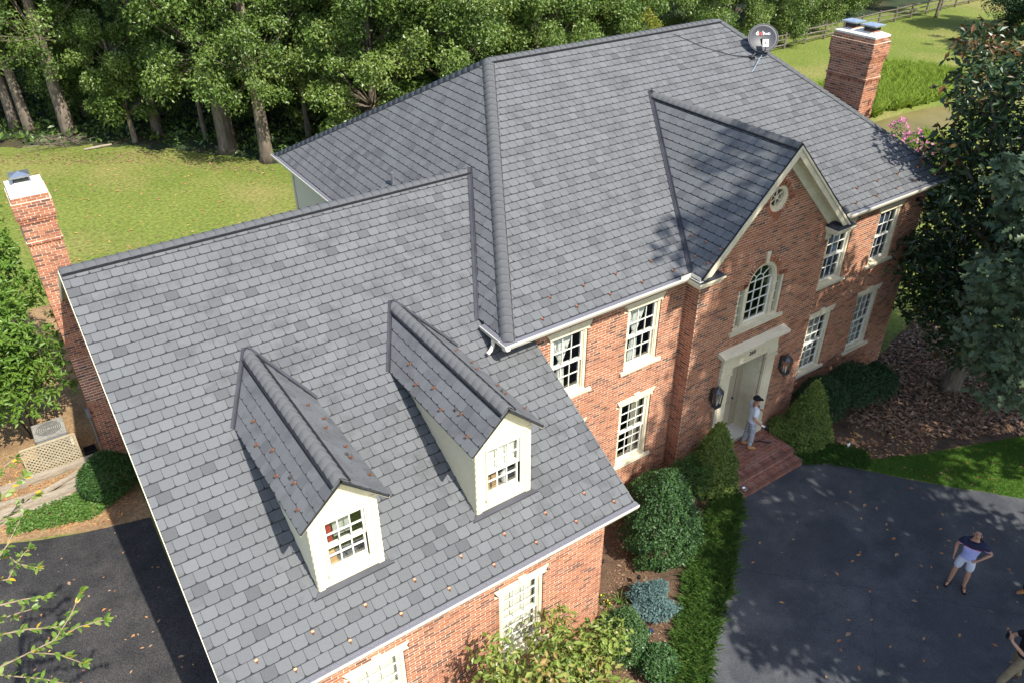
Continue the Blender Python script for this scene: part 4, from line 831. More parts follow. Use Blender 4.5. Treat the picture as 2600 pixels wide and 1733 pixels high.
us = [(9.6, 26.6, .95, TE, 'rounded light green tree crown behind the rear hip of the roof'), (13.2, 25.2, .98, TF, 'dense dark green crown just left of the roof peak'), (16.4, 28.4, 1.05, TE, 'tall bushy crown above the start of the main ridge'), (19.6, 26.3, .95, TF, 'bushy green crown over the left part of the main ridge'),
      (23.0, 29.2, 1.05, TE, 'bright green crown above the middle of the main ridge'), (26.2, 26.8, .92, TF, 'green crown over the right part of the main ridge'), (12.4, 33.5, 1.15, TF, 'tall green crown between the thin trunk and the roof peak'), (30.5, 31.5, 1.0, TF, 'green crown right of the yellow green tree'),
      (36, 30.5, .85, TF, 'dark green crown behind the satellite dish'), (41.0, 31.2, .8, TE, 'green crown left of the rail fence'), (46.5, 31.5, .8, TF, 'leafy crown hanging over the rail fence'), (52.5, 33, .9, TE, 'leafy crown behind the rail fence and the two flue chimney'), (59.5, 35.5, 1.05, TF, 'crown beyond the rail fence right of the chimney caps'), (70, 40, 1.2, TE, 'distant crown beyond the far end of the rail fence'), (64.5, 37.5, 1.0, TF, 'dark crown filling the wood behind the rail fence'), (78, 42, 1.3, TF, 'farthest crown at the upper right of the rail fence'), (40, 44, 1.3, TF, 'tall dark crown far behind the dish'), (22, 36, 1.3, TF, 'tall dark crown deep behind the main ridge'), (29, 40, 1.3, TE, 'tall crown deep behind the yellow green tree'), (52, 47, 1.4, TF, 'tall dark crown deep behind the rail fence'),
      (-6.8, 47.5, .95, TF, 'leafy crown between the leftmost trunks'), (-1.6, 43.5, .85, TF, 'shaded crown behind the broad banded trunk'), (2.3, 41.2, .8, TF, 'shaded crown behind the sunlit straight trunk'), (6.4, 37.2, .75, TE, 'leafy crown filling the gap right of the thickest trunk'), (9.6, 35, .9, TE, 'leafy crown behind the thin trunk at the rear roof corner')]
for x, y, s_, ms, lb in us: plant('leafy_tree', lb, 'tree', (x, y), ms, rng.uniform(0, 6), s_, 'leafy trees behind the house')
plant('leafy_tree', 'yellow green tree above the right end of the main ridge', 'tree', (27.6, 29.6), TE, 1.3, .86, 'leafy trees behind the house', 'leaf_yellow')
plant('conifer', 'small dark tree on the mown slope by the rail fence', 'tree', (66.5, 30.2), TG, 0, .9, None, 'leaf_yew'); plant('conifer', 'dark spreading tree in the far top right corner', 'tree', (66, 22), TF, 1, (1.1, 1.1, .8), None, 'leaf_yew'); plant('conifer', 'dark tree at the right edge beyond the magnolia', 'tree', (60, 15.5), TF, 2, .9, None, 'leaf_yew')
# low growth on the woodland floor
n = 24000; x = rng.uniform(-20, 14, n); y = rng.uniform(28, 60, n); ok = y > np.interp(x, [-34, -14, -6.6, -.4, 4.1, 8.6, 13, 26], [52, 43.5, 40.2, 36.2, 30.6, 24.5, 22.2, 23.5])+rng.normal(.6, .5, n); x, y = x[ok], y[ok]; P = np.stack([x, y, GZ+rng.random(len(x))**2*.55], 1)
tag(link('undergrowth', foliage('undergrowth', P, np.tile([0, 0, 1.], (len(P), 1)), .3, 'leaf_wood', np.clip(rng.normal(.2, .2, len(P)), 0, 1)), None), 'low green undergrowth on the shaded woodland floor', 'undergrowth', kind='stuff')
# magnolia, oak and the shade trees that stand out of view in front of the house
mc = [(.75+2.15*math.cos(a)*s_, .9+2.1*math.sin(a)*s_, z, 1.0*q, .85*q) for a, s_, z, q in [(i*2.4, rng.uniform(.45, 1), 1.7+8.4*((i+.5)/34), rng.uniform(.75, 1.1)) for i in range(34)]]
mc = [((x if y < 2.0 else max(x, .9)), y, z, a, b) for x, y, z, a, b in mc]
mc += [(-.9, -.3, 1.9, .8, .6), (-.4, .8, 3.2, .9, .8), (-.7, .2, 2.5, .8, .6), (.2, -1.2, 1.8, .8, .6)]
plant('magnolia_tree', 'large dark glossy leaved magnolia at the right corner of the house', 'tree', (15.6, -1.9), treemesh(7.5, .26, mc, 17000, .24, 'leaf_magnolia', aspect=.42, up=.6, sparse=.6, hang=0, wob_=.4, lean=.05))
oc = [(-2.4, 3.2, 8.2, .9, .6), (-1.7, 3.0, 7.2, 1.0, .7), (-2.6, 2.9, 6.0, .9, .6), (-1.6, 3.2, 5.0, 1.0, .7), (-2.5, 2.7, 4.2, .9, .6), (-1.5, 2.5, 3.4, 1.0, .6), (-.4, 2.8, 6.5, 1.0, .8), (-.3, 3.0, 4.6, 1, .8), (.4, 3, 8.3, 1.1, .8), (-2.0, 2.2, 2.8, .8, .5), (-1, 1.5, 9.5, 1.3, .9), (1, 0, 10.5, 1.8, 1.2), (-1.5, -1, 9, 1.6, 1.1), (2, 1.5, 8, 1.6, 1.1), (.5, -2, 8, 1.7, 1.1), (2.4, -1, 6.5, 1.5, 1), (-2.2, .2, 7, 1.4, 1)]
plant('oak_tree', 'grey green oak branches with lobed leaves in front of the magnolia', 'tree', (14.4, -6.6), treemesh(10, .28, oc, 9000, .26, 'leaf_oak', aspect=.62, lobes=True, up=.7, hang=.2, sparse=.7, limbr=.12))
SA = treemesh(17, .45, [(4.3*math.cos(i*2.4)*q, 3.6*math.sin(i*2.4)*q, 6.5+17.5*((i+.5)/46)**1.05, 1.35, 1.0) for i, q in [(i, rng.uniform(.3, 1)*math.sin(math.pi*min(1, .2+.75*(i+.5)/46))**.5) for i in range(46)]], 17000, .34, 'leaf_shade_tree', sparse=.8, shell=.2)
SB = treemesh(9, .3, ringclumps(20, 4.5, 11.5, 2.9, 1.15), 8500, .3, 'leaf_shade_tree', sparse=.8, shell=.2)
plant('street_tree', 'tall shade tree standing out of view before the front door', 'tree', (9.6, -13.2), SA, .4, 1.02); plant('street_tree', 'tall shade tree standing out of view before the right corner', 'tree', (18.2, -12.6), SA, 2.6, .97); plant('street_tree', 'smaller shade tree out of view beside the driveway', 'tree', (6.6, -13.6), SB, 1, 1.08)
# dogwood and cherry in the foreground
dc = [(1.5*math.cos(i*2.4)*q, 1.05*math.sin(i*2.4)*q, 1.25+1.75*rng.random(), .55, .42) for i, q in [(i, rng.uniform(.2, 1)) for i in range(30)]]
plant('dogwood_tree', 'small light green dogwood before the wing wall at the bottom', 'tree', (-2.0, -4.35), treemesh(2.6, .07, dc, 8000, .135, 'leaf_dogwood', aspect=.5, hang=1.1, up=.5, sparse=.8, limbr=.25, bark='twig'))
def cherry():
    e = empty('cherry_tree', (-10.35, -3.85, GZ), 'sparse yellowing cherry branches reaching in at the lower left', 'tree'); o_ = Vector((-10.35, -3.85, GZ)); tk = MB(); hub = Vector((-9.95, -3.35, 4.9))-o_
    tk.tube([(0, 0, 0), (.06, .1, 1.6), (.16, .2, 3.4), hub], [.13, .11, .085, .06], 9); Pl, Pt = [], []
    rayp = lambda px, py, dep: CAM+(FW+RT*((px-1300)/2027.9)-UP*((py-866.5)/2027.9))*dep-o_
    brs = [[(-160, 1760), (0, 1692), (140, 1623), (180, 1560), (205, 1500)], [(140, 1623), (200, 1590), (265, 1572)], [(-120, 1640), (0, 1610), (70, 1596), (150, 1590)], [(-140, 1730), (0, 1712), (110, 1722), (180, 1738)], [(-150, 1540), (0, 1535), (60, 1520), (120, 1512)], [(-140, 1420), (-20, 1440), (20, 1380), (60, 1300)], [(-120, 1360), (0, 1330), (40, 1290), (90, 1255)], [(-60, 1480), (20, 1470), (55, 1410), (75, 1390)], [(-100, 1250), (0, 1270), (30, 1230), (60, 1210)], [(-120, 1180), (-10, 1210), (15, 1180), (40, 1160)], [(-80, 1420), (10, 1400), (45, 1430), (95, 1440)], [(-100, 1600), (-5, 1575), (30, 1560), (80, 1545)], [(75, 1655), (150, 1660), (210, 1682)]]
    for bi, br in enumerate(brs):
        dep = 9.2+.35*(bi % 4); pts = [rayp(a, b, dep+.06*i) for i, (a, b) in enumerate(br)]; tk.tube([hub, hub.lerp(pts[0], .55)+Vector((rng.normal(0, .12), rng.normal(0, .12), .18))]+pts if br[0][0] < -50 else pts, [.03, .021]+[.013-.002*i for i in range(len(pts))] if br[0][0] < -50 else [.008-.0013*i for i in range(len(pts))], 6)
        for p, q in zip(pts, pts[1:]):
            nn = max(2, int((q-p).length/.03))
            for i in range(nn):
                if rng.random() < .95: Pl.append(p.lerp(q, (i+rng.random())/nn)); Pt.append(unit(np.array((q-p))))
        for _ in range(6): Pl.append(pts[-1]); Pt.append(unit(np.array(pts[-1]-pts[-2])))
    P = np.array([tuple(p) for p in Pl]); n = len(P); T = np.array(Pt); tint = np.where(rng.random(n) < .08, 1.0, rng.uniform(0, .68, n))
    N = unit(np.array([0, 0, 1.0])+rng.normal(0, .45, (n, 3))); D_ = unit(T*1.1+rng.normal(0, .75, (n, 3))+np.array([0, 0, -.25])); D_ = unit(D_-N*(D_*N).sum(1, keepdims=True)); B = np.cross(N, D_); s_ = rng.uniform(.075, .12, n)[:, None]
    prof = [(0, .0), (.22, .36), (.5, .46), (.78, .28)]; Vl = [P+D_*s_*a+B*s_*b*.5+N*s_*.1*b for a, b in prof]+[P+D_*s_*1.05-N*s_*.12]+[P+D_*s_*a-B*s_*b*.5+N*s_*.1*b for a, b in prof[:0:-1]]
    V = np.stack(Vl, 1); k_ = V.shape[1]; me = mesh_flat('crown', V.reshape(-1, 3), np.arange(n*k_), np.full(n, k_), tint); me.materials.append(MATS['leaf_cherry'])
    for nm, m_ in (('trunk', tk.mesh('trunk', True)), ('crown', me)):
        if nm == 'trunk': m_.materials.append(MATS['twig'])
        o = bpy.data.objects.new(nm, m_); col.objects.link(o); o.parent = e
cherry()
# shrubs
shrub('spruce', 'dwarf cone shaped spruce left of the brick steps', (6.02, -.78), .72, .66, 2.2, 13000, .07, 'leaf_spruce', 'cone', .45, .2, .5, 'pair of dwarf spruces', stem=.05)
shrub('spruce', 'dwarf cone shaped spruce right of the brick steps', (9.62, -.98), .78, .7, 2.15, 13000, .07, 'leaf_spruce', 'cone', .45, .2, .5, 'pair of dwarf spruces', stem=.05)
shrub('spruce', 'low olive conifer at the foot of the right dwarf spruce', (9.25, -.55), .5, .42, .75, 5000, .055, 'leaf_spruce', aspect=.5, lumpy=.14)
for i, (x, y, r_, h) in enumerate(((10.9, -.5, .85, 1.25), (12.1, -.55, .95, 1.25), (13.1, -.7, .85, 1.0))): shrub('yew_shrub', ('dark spreading yew under the ground floor window beside the spruce', 'dark spreading yew between the two right hand windows', 'dark spreading yew at the right end of the hedge')[i], (x, y), r_, .72, h, 9000, .075, 'leaf_yew', aspect=.35, lumpy=.16, group='yew hedge right of the door')
shrub('holly_shrub', 'tall dark green holly beside the wing roof corner', (3.3, -1.7), .9, .86, 2.65, 19000, .06, 'leaf_holly', 'egg', .55, .3, group=None, sparse=.5)
shrub('yew_shrub', 'dark green shrub under the ground floor window behind the holly', (4.2, -.45), .95, .5, 1.05, 7000, .06, 'leaf_box', aspect=.5, lumpy=.15); shrub('yew_shrub', 'wispy green shrub against the corner of the entry bay', (5.15, -.75), .6, .5, 1.5, 3500, .06, 'leaf_box', aspect=.4, lumpy=.25, sparse=.7)
shrub('boxwood_shrub', 'shiny flecked boxwood at the right corner of the wing', (.62, -3.42), .5, .55, 1.35, 9000, .05, 'leaf_boxvar', aspect=.6, lumpy=.1); shrub('boxwood_shrub', 'low dark shrub below the flecked boxwood', (.95, -4.1), .42, .4, .7, 3500, .06, 'leaf_holly', aspect=.6)
shrub('juniper_shrub', 'low blue green juniper beside the grassy border', (1.98, -2.9), .5, .48, .6, 4200, .085, 'leaf_blue', aspect=.3, lumpy=.34, sparse=.6)
shrub('boxwood_shrub', 'round green boxwood beside the left gable and driveway', (-7.35, 8.15), .72, .68, 1.15, 11000, .055, 'leaf_box', aspect=.5, lumpy=.1)
shrub('small_shrub', 'small green shrub by the right wall corner of the wing', (.95, -1.6), .28, .28, .7, 1500, .06, 'leaf_box')
for i, (x, y, r_, h, n_) in enumerate(((-8.8, 11.9, 1.45, 4.6, 11000), (-9.8, 14.2, 1.3, 5.0, 7000), (-8.5, 16.4, 1.3, 5.8, 7000), (-10.6, 11.6, 1.2, 3.9, 5500))): shrub('rhododendron', ('big sunlit rhododendron beside the condenser', 'rhododendron behind the big one at the left edge', 'rhododendron left of the tall brick chimney', 'rhododendron cut off by the left edge of the picture')[i], (x, y), r_, r_, h, n_,   .17, 'leaf_rhodo', aspect=.36, lumpy=.3, up=.55, group='rhododendrons at the left gable', sparse=.75, f=5.5, whorl=7, stem=.05)
# leafy ground growth
def scatter(poly, n):
    poly = ccw(list(poly)); xs, ys = [p[0] for p in poly], [p[1] for p in poly]; X = rng.uniform(min(xs), max(xs), n*3); Y = rng.uniform(min(ys), max(ys), n*3); ins = np.zeros(len(X), bool); j = len(poly)-1
    for i in range(len(poly)):
        (xi, yi), (xj, yj) = poly[i], poly[j]; c = ((yi > Y) != (yj > Y)) & (X < (xj-xi)*(Y-yi)/(yj-yi+1e-12)+xi); ins ^= c; j = i
    return X[ins][:n], Y[ins][:n]
def blades(name, poly, n, L_, wd, mat, label, cat, clump=0, droop=.7, tintm=.45):
    X, Y = scatter(poly, n)
    if clump: c = rng.integers(0, max(1, len(X)//clump), len(X)); cx, cy = X[c], Y[c]; X = cx+rng.normal(0, .05, len(X)); Y = cy+rng.normal(0, .05, len(Y))
    n = len(X); a = rng.uniform(0, 6.283, n); l = L_*rng.uniform(.6, 1.25, n); hz = np.stack([np.cos(a), np.sin(a), 0*a], 1); sd_ = np.stack([-np.sin(a), np.cos(a), 0*a], 1)*wd*.5; B0 = np.stack([X, Y, np.full(n, GZ)], 1); dr_ = rng.uniform(.5, 1.3, n)*droop
    p = lambda t: B0+hz*(l*dr_*t**1.3*.75)[:, None]+np.array([0, 0, 1.0])*(l*(t-.42*dr_*t*t))[:, None]
    V = np.stack([p(0)-sd_, p(0)+sd_, p(.5)+sd_, p(1.0), p(.5)-sd_], 1).reshape(-1, 3); tint = np.clip(rng.normal(tintm, .22, n), 0, 1)
    return tag(link(name, mesh_flat(name, V, np.arange(5*n), np.full(n, 5), tint), mat), label, cat, kind='stuff')
blades('border_grass', [(6.42, -1.45), (6.3, -1.05), (5.2, -1.55), (4.0, -2.2), (2.7, -3.2), (1.7, -3.9), (.7, -4.6), (-.3, -5.6), (.3, -6.1), (1.66, -4.93), (2.61, -4.25), (3.4, -3.75), (4.4, -3.08), (5.5, -2.28)], 24000, .34, .014, 'blade', 'strappy green border grass along the left edge of the driveway', 'grass', clump=16, droop=.9)
blades('border_grass', [(8.85, -1.58), (9.4, -1.95), (10.1, -2.7), (10.5, -2.4), (10.1, -1.7), (9.2, -1.2)], 4500, .3, .014, 'blade', 'strappy grass right of the brick steps', 'grass', clump=16, droop=.9, tintm=.3)
blades('lawn_grass', [(12.56, -5.83), (11.25, -4.3), (10.1, -2.8), (10.4, -2.52), (12.5, -3.47), (15.2, -4.52), (16, -6), (14.5, -6.9)], 26000, .075, .008, 'lawn_blade', 'short mown grass right of the driveway', 'grass', droop=.6)
blades('meadow_grass', [(33.5, 16.2), (44, 15.7), (50, 18), (48, 22), (36, 21)], 16000, 1.0, .06, 'meadow', 'tall bright meadow grass behind the pond', 'grass', clump=24, droop=.7); blades('meadow_grass', [(25, 9), (33, 11.5), (37, 12.6), (35, 9), (28, 6)], 9000, .6, .04, 'meadow', 'tall grass on the near bank of the pond', 'grass', clump=10, droop=.7)
X, Y = scatter([(-6.95, 7.9), (-8.0, 7.35), (-9.9, 7.95), (-9.8, 8.4), (-8.7, 8.55), (-7.6, 8.6)], 5200); P = np.stack([X, Y, GZ+.02+rng.random(len(X))*.13], 1); tag(link('ground_ivy', foliage('ground_ivy', P, np.tile([0, 0, 1.], (len(P), 1)), .06, 'ivy', np.clip(rng.normal(.5, .25, len(P)), 0, 1), aspect=.7, rnd=.5), None), 'low green groundcover between timbers and driveway', 'groundcover', kind='stuff')
for i, (x, y) in enumerate(((30.5, 10.2), (31.3, 9.3), (29.8, 8.8), (32.8, 10.8), (33.6, 12.2))):
    e = empty('flower_clump', (x, y, GZ), 'clump of pink flowers beyond the right hip of the roof', 'flowers', 'pink flowers by the pond'); n = 260; Dv = dirs(n); Dv[:, 2] = abs(Dv[:, 2]); P = Dv*np.array([.6, .6, 1.5])*rng.uniform(.6, 1, (n, 1)); o = bpy.data.objects.new('foliage', foliage('foliage', P, Dv, .18, 'leaf_box', rng.random(n), aspect=.3)); col.objects.link(o); o.parent = e
    P = Dv[:110]*np.array([.65, .65, 1.6]); o = bpy.data.objects.new('blossom', foliage('blossom', P, Dv[:110], .16, 'pink', rng.random(110), aspect=.9)); col.objects.link(o); o.parent = e
# leaf litter under the magnolia and fallen leaves
def litter(name, poly, n, size, mat, label, hgt=.03, kind='stuff'):
    X, Y = scatter(poly, n); P = np.stack([X, Y, GZ+.012+rng.random(len(X))*hgt], 1); return tag(link(name, foliage(name, P, np.tile([0, 0, 1.], (len(P), 1)), size, mat, rng.random(len(P)), aspect=.45, up=1.2, rnd=.5, out=1), None), label, 'leaf litter', kind=kind)
litter('leaf_litter', [(11.3, -1.2), (14.8, .2), (18.5, 1), (19.3, -3.4), (15.2, -4.4), (12.6, -3.0)], 5200, .17, 'leaf_brown', 'brown magnolia leaves strewn over the bed under the tree', .05)
litter('leaf_litter', [(9.9, -2.3), (11.3, -1.3), (12.8, -3.2), (12.3, -3.5)], 160, .12, 'leaf_dead', 'scattered dry leaves on the bare soil by the steps'); litter('leaf_litter', [(-14, 42), (-6.6, 38.9), (-.4, 35.0), (5, 29.4), (4, 28), (-.6, 33.0), (-6.8, 37)], 4200, .11, 'leaf_brown', 'brown leaves along the shaded edge of the back lawn'); litter('leaf_litter', [(-9, 36), (-1, 34), (5, 28), (4, 18), (-6, 18)], 520, .13, 'leaf_dead', 'scattered leaves on the sunny back lawn')
litter('wood_chips', [(-6.7, WF-.1), (.4, WF-.1), (1.0, -2.2), (2.6, -1.2), (2.4, -3.0), (1.6, -3.8), (0, -5.4), (-6.7, -6)], 3800, .075, 'leaf_brown', 'wood chip mulch in the front bed', .02); litter('wood_chips', [(-6.9, 7.2), (-7.6, 6.95), (-10, 7.95), (-10, 11), (-6.9, 11)], 2600, .085, 'leaf_dead', 'straw coloured chips in the bed at the left gable', .02)
flm = []
for t in (.05, .3, .5, .75, 1.0):
    V, l, tt = leafcloud(np.zeros((1, 3)), np.array([[0, 0, 1.]]), .125, aspect=.5, up=3, rnd=.25); me = mesh_flat('fallen_leaf', V, l, tt, [t]); me.materials.append(MATS['leaf_dead']); flm.append(me)
def leafat(x, y, s_, lb, gr):
    o = link('fallen_leaf', flm[int(rng.integers(5))], None); o.location = (x, y, GZ+.014); o.rotation_euler = (0, 0, rng.uniform(0, 6)); o.scale = (s_,)*3; tag(o, lb, 'leaf', gr)
X, Y = scatter([(6.5, -2), (3.6, -4.2), (2.2, -5.6), (6, -8.8), (9.5, -8.5), (11.8, -5.6), (10, -3.2)], 62)
for x, y in zip(X, Y): leafat(x, y, rng.uniform(.6, 1.2), 'dry leaf lying on the shaded driveway right of the border grass', 'fallen leaves on the right driveway')
X, Y = scatter([(-6.95, 6.4), (-9.8, 7.4), (-10.4, -1), (-6.95, -2)], 85)
for x, y in zip(X, Y): leafat(x, y, rng.uniform(.35, .95), 'orange leaf lying on the left driveway beside the wing', 'fallen leaves on the left driveway')
X, Y = scatter([(12.4, -5.6), (10.4, -3.0), (12.5, -3.6), (15, -4.8)], 38)
for x, y in zip(X, Y): leafat(x, y, rng.uniform(.8, 1.2), 'orange leaf lying on the small lawn right of the driveway', 'fallen leaves on the small lawn')
# ------------------------------------------------------------------ brick steps
def unproj(px, py, dep): return CAM+(FW+RT*((px-1300)/2027.9)-UP*((py-866.5)/2027.9))*dep
def onz(px, py, z): v = FW+RT*((px-1300)/2027.9)-UP*((py-866.5)/2027.9); return CAM+v*((z-CAM.z)/v.z)
ST = empty('brick_steps', (7.6, -.8, GZ), 'two red brick steps and landing before the front door', 'steps')
MB().box(6.44, 8.8, -1.27, WB-.001, GZ, -.165).box(6.42, 8.79, -1.6, -1.272, GZ, -.325).build('mortar_bed', 'mortar', ST)
pm = {}
def paver(x0, x1, y0, y1, z1, h=.06):
    k = (round((x1-x0)*1000), round((y1-y0)*1000), round(h*1000), int(rng.integers(6)))
    if k not in pm:
        m = MB(); a, b = (x1-x0)/2, (y1-y0)/2; c = .006; m.raw([(-a, -b, -h), (a, -b, -h), (a, b, -h), (-a, b, -h), (-a, -b, -c), (a, -b, -c), (a, b, -c), (-a, b, -c), (-a+c, -b+c, 0), (a-c, -b+c, 0), (a-c, b-c, 0), (-a+c, b-c, 0)], [(0, 1, 5, 4), (1, 2, 6, 5), (2, 3, 7, 6), (3, 0, 4, 7), (4, 5, 9, 8), (5, 6, 10, 9), (6, 7, 11, 10), (7, 4, 8, 11), (8, 9, 10, 11)], k[3]/5); pm[k] = m.mesh('paver'); pm[k].materials.append(MATS['paver'])
    o = link('paver', pm[k], None); o.location = ((x0+x1)/2, (y0+y1)/2, z1+random.uniform(-.003, .003)); o.rotation_euler = (random.uniform(-.01, .01), random.uniform(-.01, .01), random.uniform(-.012, .012)); par(o, ST)
for i in range(22): x = 6.44+i*.1073; paver(x+.005, x+.102, -1.29, -1.085, -.15, .158); paver(x-.015, x+.082, -1.62, -1.415, -.31, .185)
for i in range(11): x = 6.44+i*.2145; paver(x+.005, x+.209, -1.405, -1.3, -.31)
for r in range(9):
    y = -1.075+r*.1073; x = 6.44-(r % 2)*.107
    while x < 8.79:
        a, b = max(x+.005, 6.445), min(x+.209, 8.795); x += .2145
        if b-a > .05: paver(a, b, y+.005, y+.102, -.15)
# ------------------------------------------------------------------ lanterns
def lantern(x, z, label):
    e = empty('wall_lantern', (x, WB, z), label, 'lantern', 'pair of wall lanterns beside the door'); c = (x, WB-.2, z)
    MB().box(x-.06, x+.06, WB-.02, WB-.006, z-.2, z+.22).bar((x, WB-.02, z-.24), (x, WB-.2, z-.33), .025).bar((x, WB-.02, z+.2), (x, WB-.15, z+.24), .02).build('bracket', 'lamp_metal', e)
    n = 8; MB().lathe([(.155, .2), (.165, .215), (.15, .23), (.085, .3), (.05, .315), (.03, .34), (.035, .36), (.012, .39), (.002, .42)], n, c).build('roof', 'lamp_metal', e)
    MB().lathe([(.02, -.37), (.04, -.34), (.06, -.31), (.11, -.24), (.135, -.235), (.13, -.215), (.1, -.212)], n, c).build('base', 'lamp_metal', e); f = MB()
    for i in range(n): a = 2*math.pi*(i+.5)/n; f.bar((c[0]+.128*math.cos(a), c[1]+.128*math.sin(a), z-.22), (c[0]+.152*math.cos(a), c[1]+.152*math.sin(a), z+.205), .014)
    f.build('frame', 'lamp_metal', e)
    for i in range(n):
        a, b = 2*math.pi*(i+.5)/n, 2*math.pi*(i+1.5)/n; MB().face([(c[0]+.124*math.cos(a), c[1]+.124*math.sin(a), z-.21), (c[0]+.124*math.cos(b), c[1]+.124*math.sin(b), z-.21), (c[0]+.148*math.cos(b), c[1]+.148*math.sin(b), z+.2), (c[0]+.148*math.cos(a), c[1]+.148*math.sin(a), z+.2)]).build('pane', 'pane_glass', e)
    m = MB()
    for i in range(3): a = i*2.1; m.tube([(c[0]+.04*math.cos(a), c[1]+.04*math.sin(a), z-.2), (c[0]+.04*math.cos(a), c[1]+.04*math.sin(a), z-.04)], .013, 8)
    m.build('candle_tubes', 'curtain', e)
lantern(6.33, 2.06, 'octagonal metal wall lantern left of the front door'); lantern(9.02, 2.03, 'octagonal metal wall lantern right of the front door')
def textmesh(body, size, mat, name, parent, M_, ext=.003):
    c = bpy.data.curves.new(name, 'FONT'); c.body = body; c.size = size; c.extrude = ext; c.align_x = 'LEFT'; t = bpy.data.objects.new('tmp', c); col.objects.link(t); dg = bpy.context.evaluated_depsgraph_get(); me = bpy.data.meshes.new_from_object(t.evaluated_get(dg)); bpy.data.objects.remove(t); me.name = name; me.materials.clear(); me.materials.append(MATS[mat]); me.transform(M_); o = link(name, me, None, parent); return o
M_ = Matrix.Translation((DC-.1, WB-.092, 2.885)) @ Matrix.Rotation(R(90), 4, 'X'); textmesh('260', .17, 'black_plastic', 'house_number', SUR, M_, .006)
# ------------------------------------------------------------------ satellite dish
ft = Vector((11.86, 4.89, H+PM*4.89)); DS = empty('satellite_dish', ft, 'dark grey satellite dish on the upper right of the roof', 'satellite dish'); dep = (ft-CAM).dot(FW); dc_ = unproj(1938, 97, dep-.05)
nn = Vector((-.46, -.74, .48)).normalized(); ux = nn.cross(Vector((0, 0, 1))).normalized()*-1; ux = ux if ux.x > 0 else -ux; uy = nn.cross(ux).normalized(); uy = uy if uy.z > 0 else -uy
m = MB(); rows_, seg = 6, 36; V = []
for side in (0, 1):
    for i in range(rows_+1):
        r_ = i/rows_
        for j in range(seg): a = 2*math.pi*j/seg; V.append(dc_+ux*(.44*r_*math.cos(a))+uy*(.4*r_*math.sin(a))+nn*(.075*r_*r_-.075-side*.012))
K = (rows_+1)*seg; F = []
for i in range(rows_):
    for j in range(seg): a, b, c, d_ = i*seg+j, i*seg+(j+1) % seg, (i+1)*seg+(j+1) % seg, (i+1)*seg+j; F += [(a, b, c, d_), (K+d_, K+c, K+b, K+a)]
for j in range(seg): F.append((rows_*seg+j, rows_*seg+(j+1) % seg, K+rows_*seg+(j+1) % seg, K+rows_*seg+j))
m.raw(V, F); m.build('reflector', 'dish_grey', DS, True); m = MB()
for j in range(seg): a, b = 2*math.pi*j/seg, 2*math.pi*(j+1)/seg; m.bar(dc_+ux*.44*math.cos(a)+uy*.4*math.sin(a), dc_+ux*.44*math.cos(b)+uy*.4*math.sin(b), .012)
m.build('rim', 'grey_plastic', DS)
bk = dc_-nn*.12-uy*.18; MB().tube([ft+Vector((0, 0, .02)), ft.lerp(bk, .5), bk], .028, 10).box(ft.x-.08, ft.x+.08, ft.y-.08, ft.y+.08, ft.z-.04, ft.z+.05).bar(bk, dc_-nn*.08, .12).build('mast', 'black_plastic', DS)
fe = dc_-uy*.2+nn*.16; MB().tube([dc_-uy*.4-nn*.0, dc_-uy*.38+nn*.2, fe], .018, 8).build('feed_arm', 'black_plastic', DS); rotm = Matrix((ux, uy, nn)).transposed(); lb = MB(); lb.box(-.085, .085, -.1, .1, 0, .05, M_=rotm); o = lb.build('receiver', 'curtain', DS); o.location = fe; par(o, DS); o2 = MB().lathe([(.03, .05), (.022, .07)], 10, fe, M_=rotm).build('feed_horn', 'black_plastic', DS)
MB().tube([unproj(1934, 141, dep-.1), Vector((11.436, 4.44, H+PM*4.44+.02))], .012, 8).build('strut', 'steel', DS); MB().tube([ft+Vector((0, 0, .05)), Vector((11.3, 5.05, H+PM*5.05+.03))], .012, 8).build('strut', 'black_plastic', DS)
M4 = Matrix((ux, uy, nn)).transposed().to_4x4()
for ch, x, sz, mt_ in (('d', -.2, .17, 'print_white'), ('i', -.115, .17, 'print_red'), ('s', -.075, .17, 'print_red'), ('h', .0, .17, 'print_white'), ('HD', .095, .09, 'print_white')): textmesh(ch, sz, mt_, 'lettering', DS, Matrix.Translation(dc_+ux*x+uy*.09-nn*.045) @ M4 @ Matrix.Rotation(R(6), 4, 'Z'), .002)
cb = [Vector((9.85, 6.1, H+PM*6.1+.025)), Vector((10.5, 5.5, H+PM*5.5+.025)), Vector((11.3, 5.05, H+PM*5.05+.03)), ft]; tag(MB().tube(cb, .008, 6).build('dish_cable', 'black_plastic'), 'thin black cable running over the shingles to the dish', 'cable')
# wall flood light high at the right corner
e = empty('flood_light', (14.55, WA, 5.35), 'small black flood light under the right eave', 'light'); MB().box(14.5, 14.6, WA-.05, WA-.006, 5.3, 5.4).bar((14.55, WA-.05, 5.35), (14.55, WA-.15, 5.3), .04).build('arm', 'black_plastic', e); MB().prism([(14.43, WA-.14, 5.24), (14.67, WA-.14, 5.24), (14.67, WA-.2, 5.36), (14.43, WA-.2, 5.36)], (0, -.1, -.03)).build('head', 'black_plastic', e)
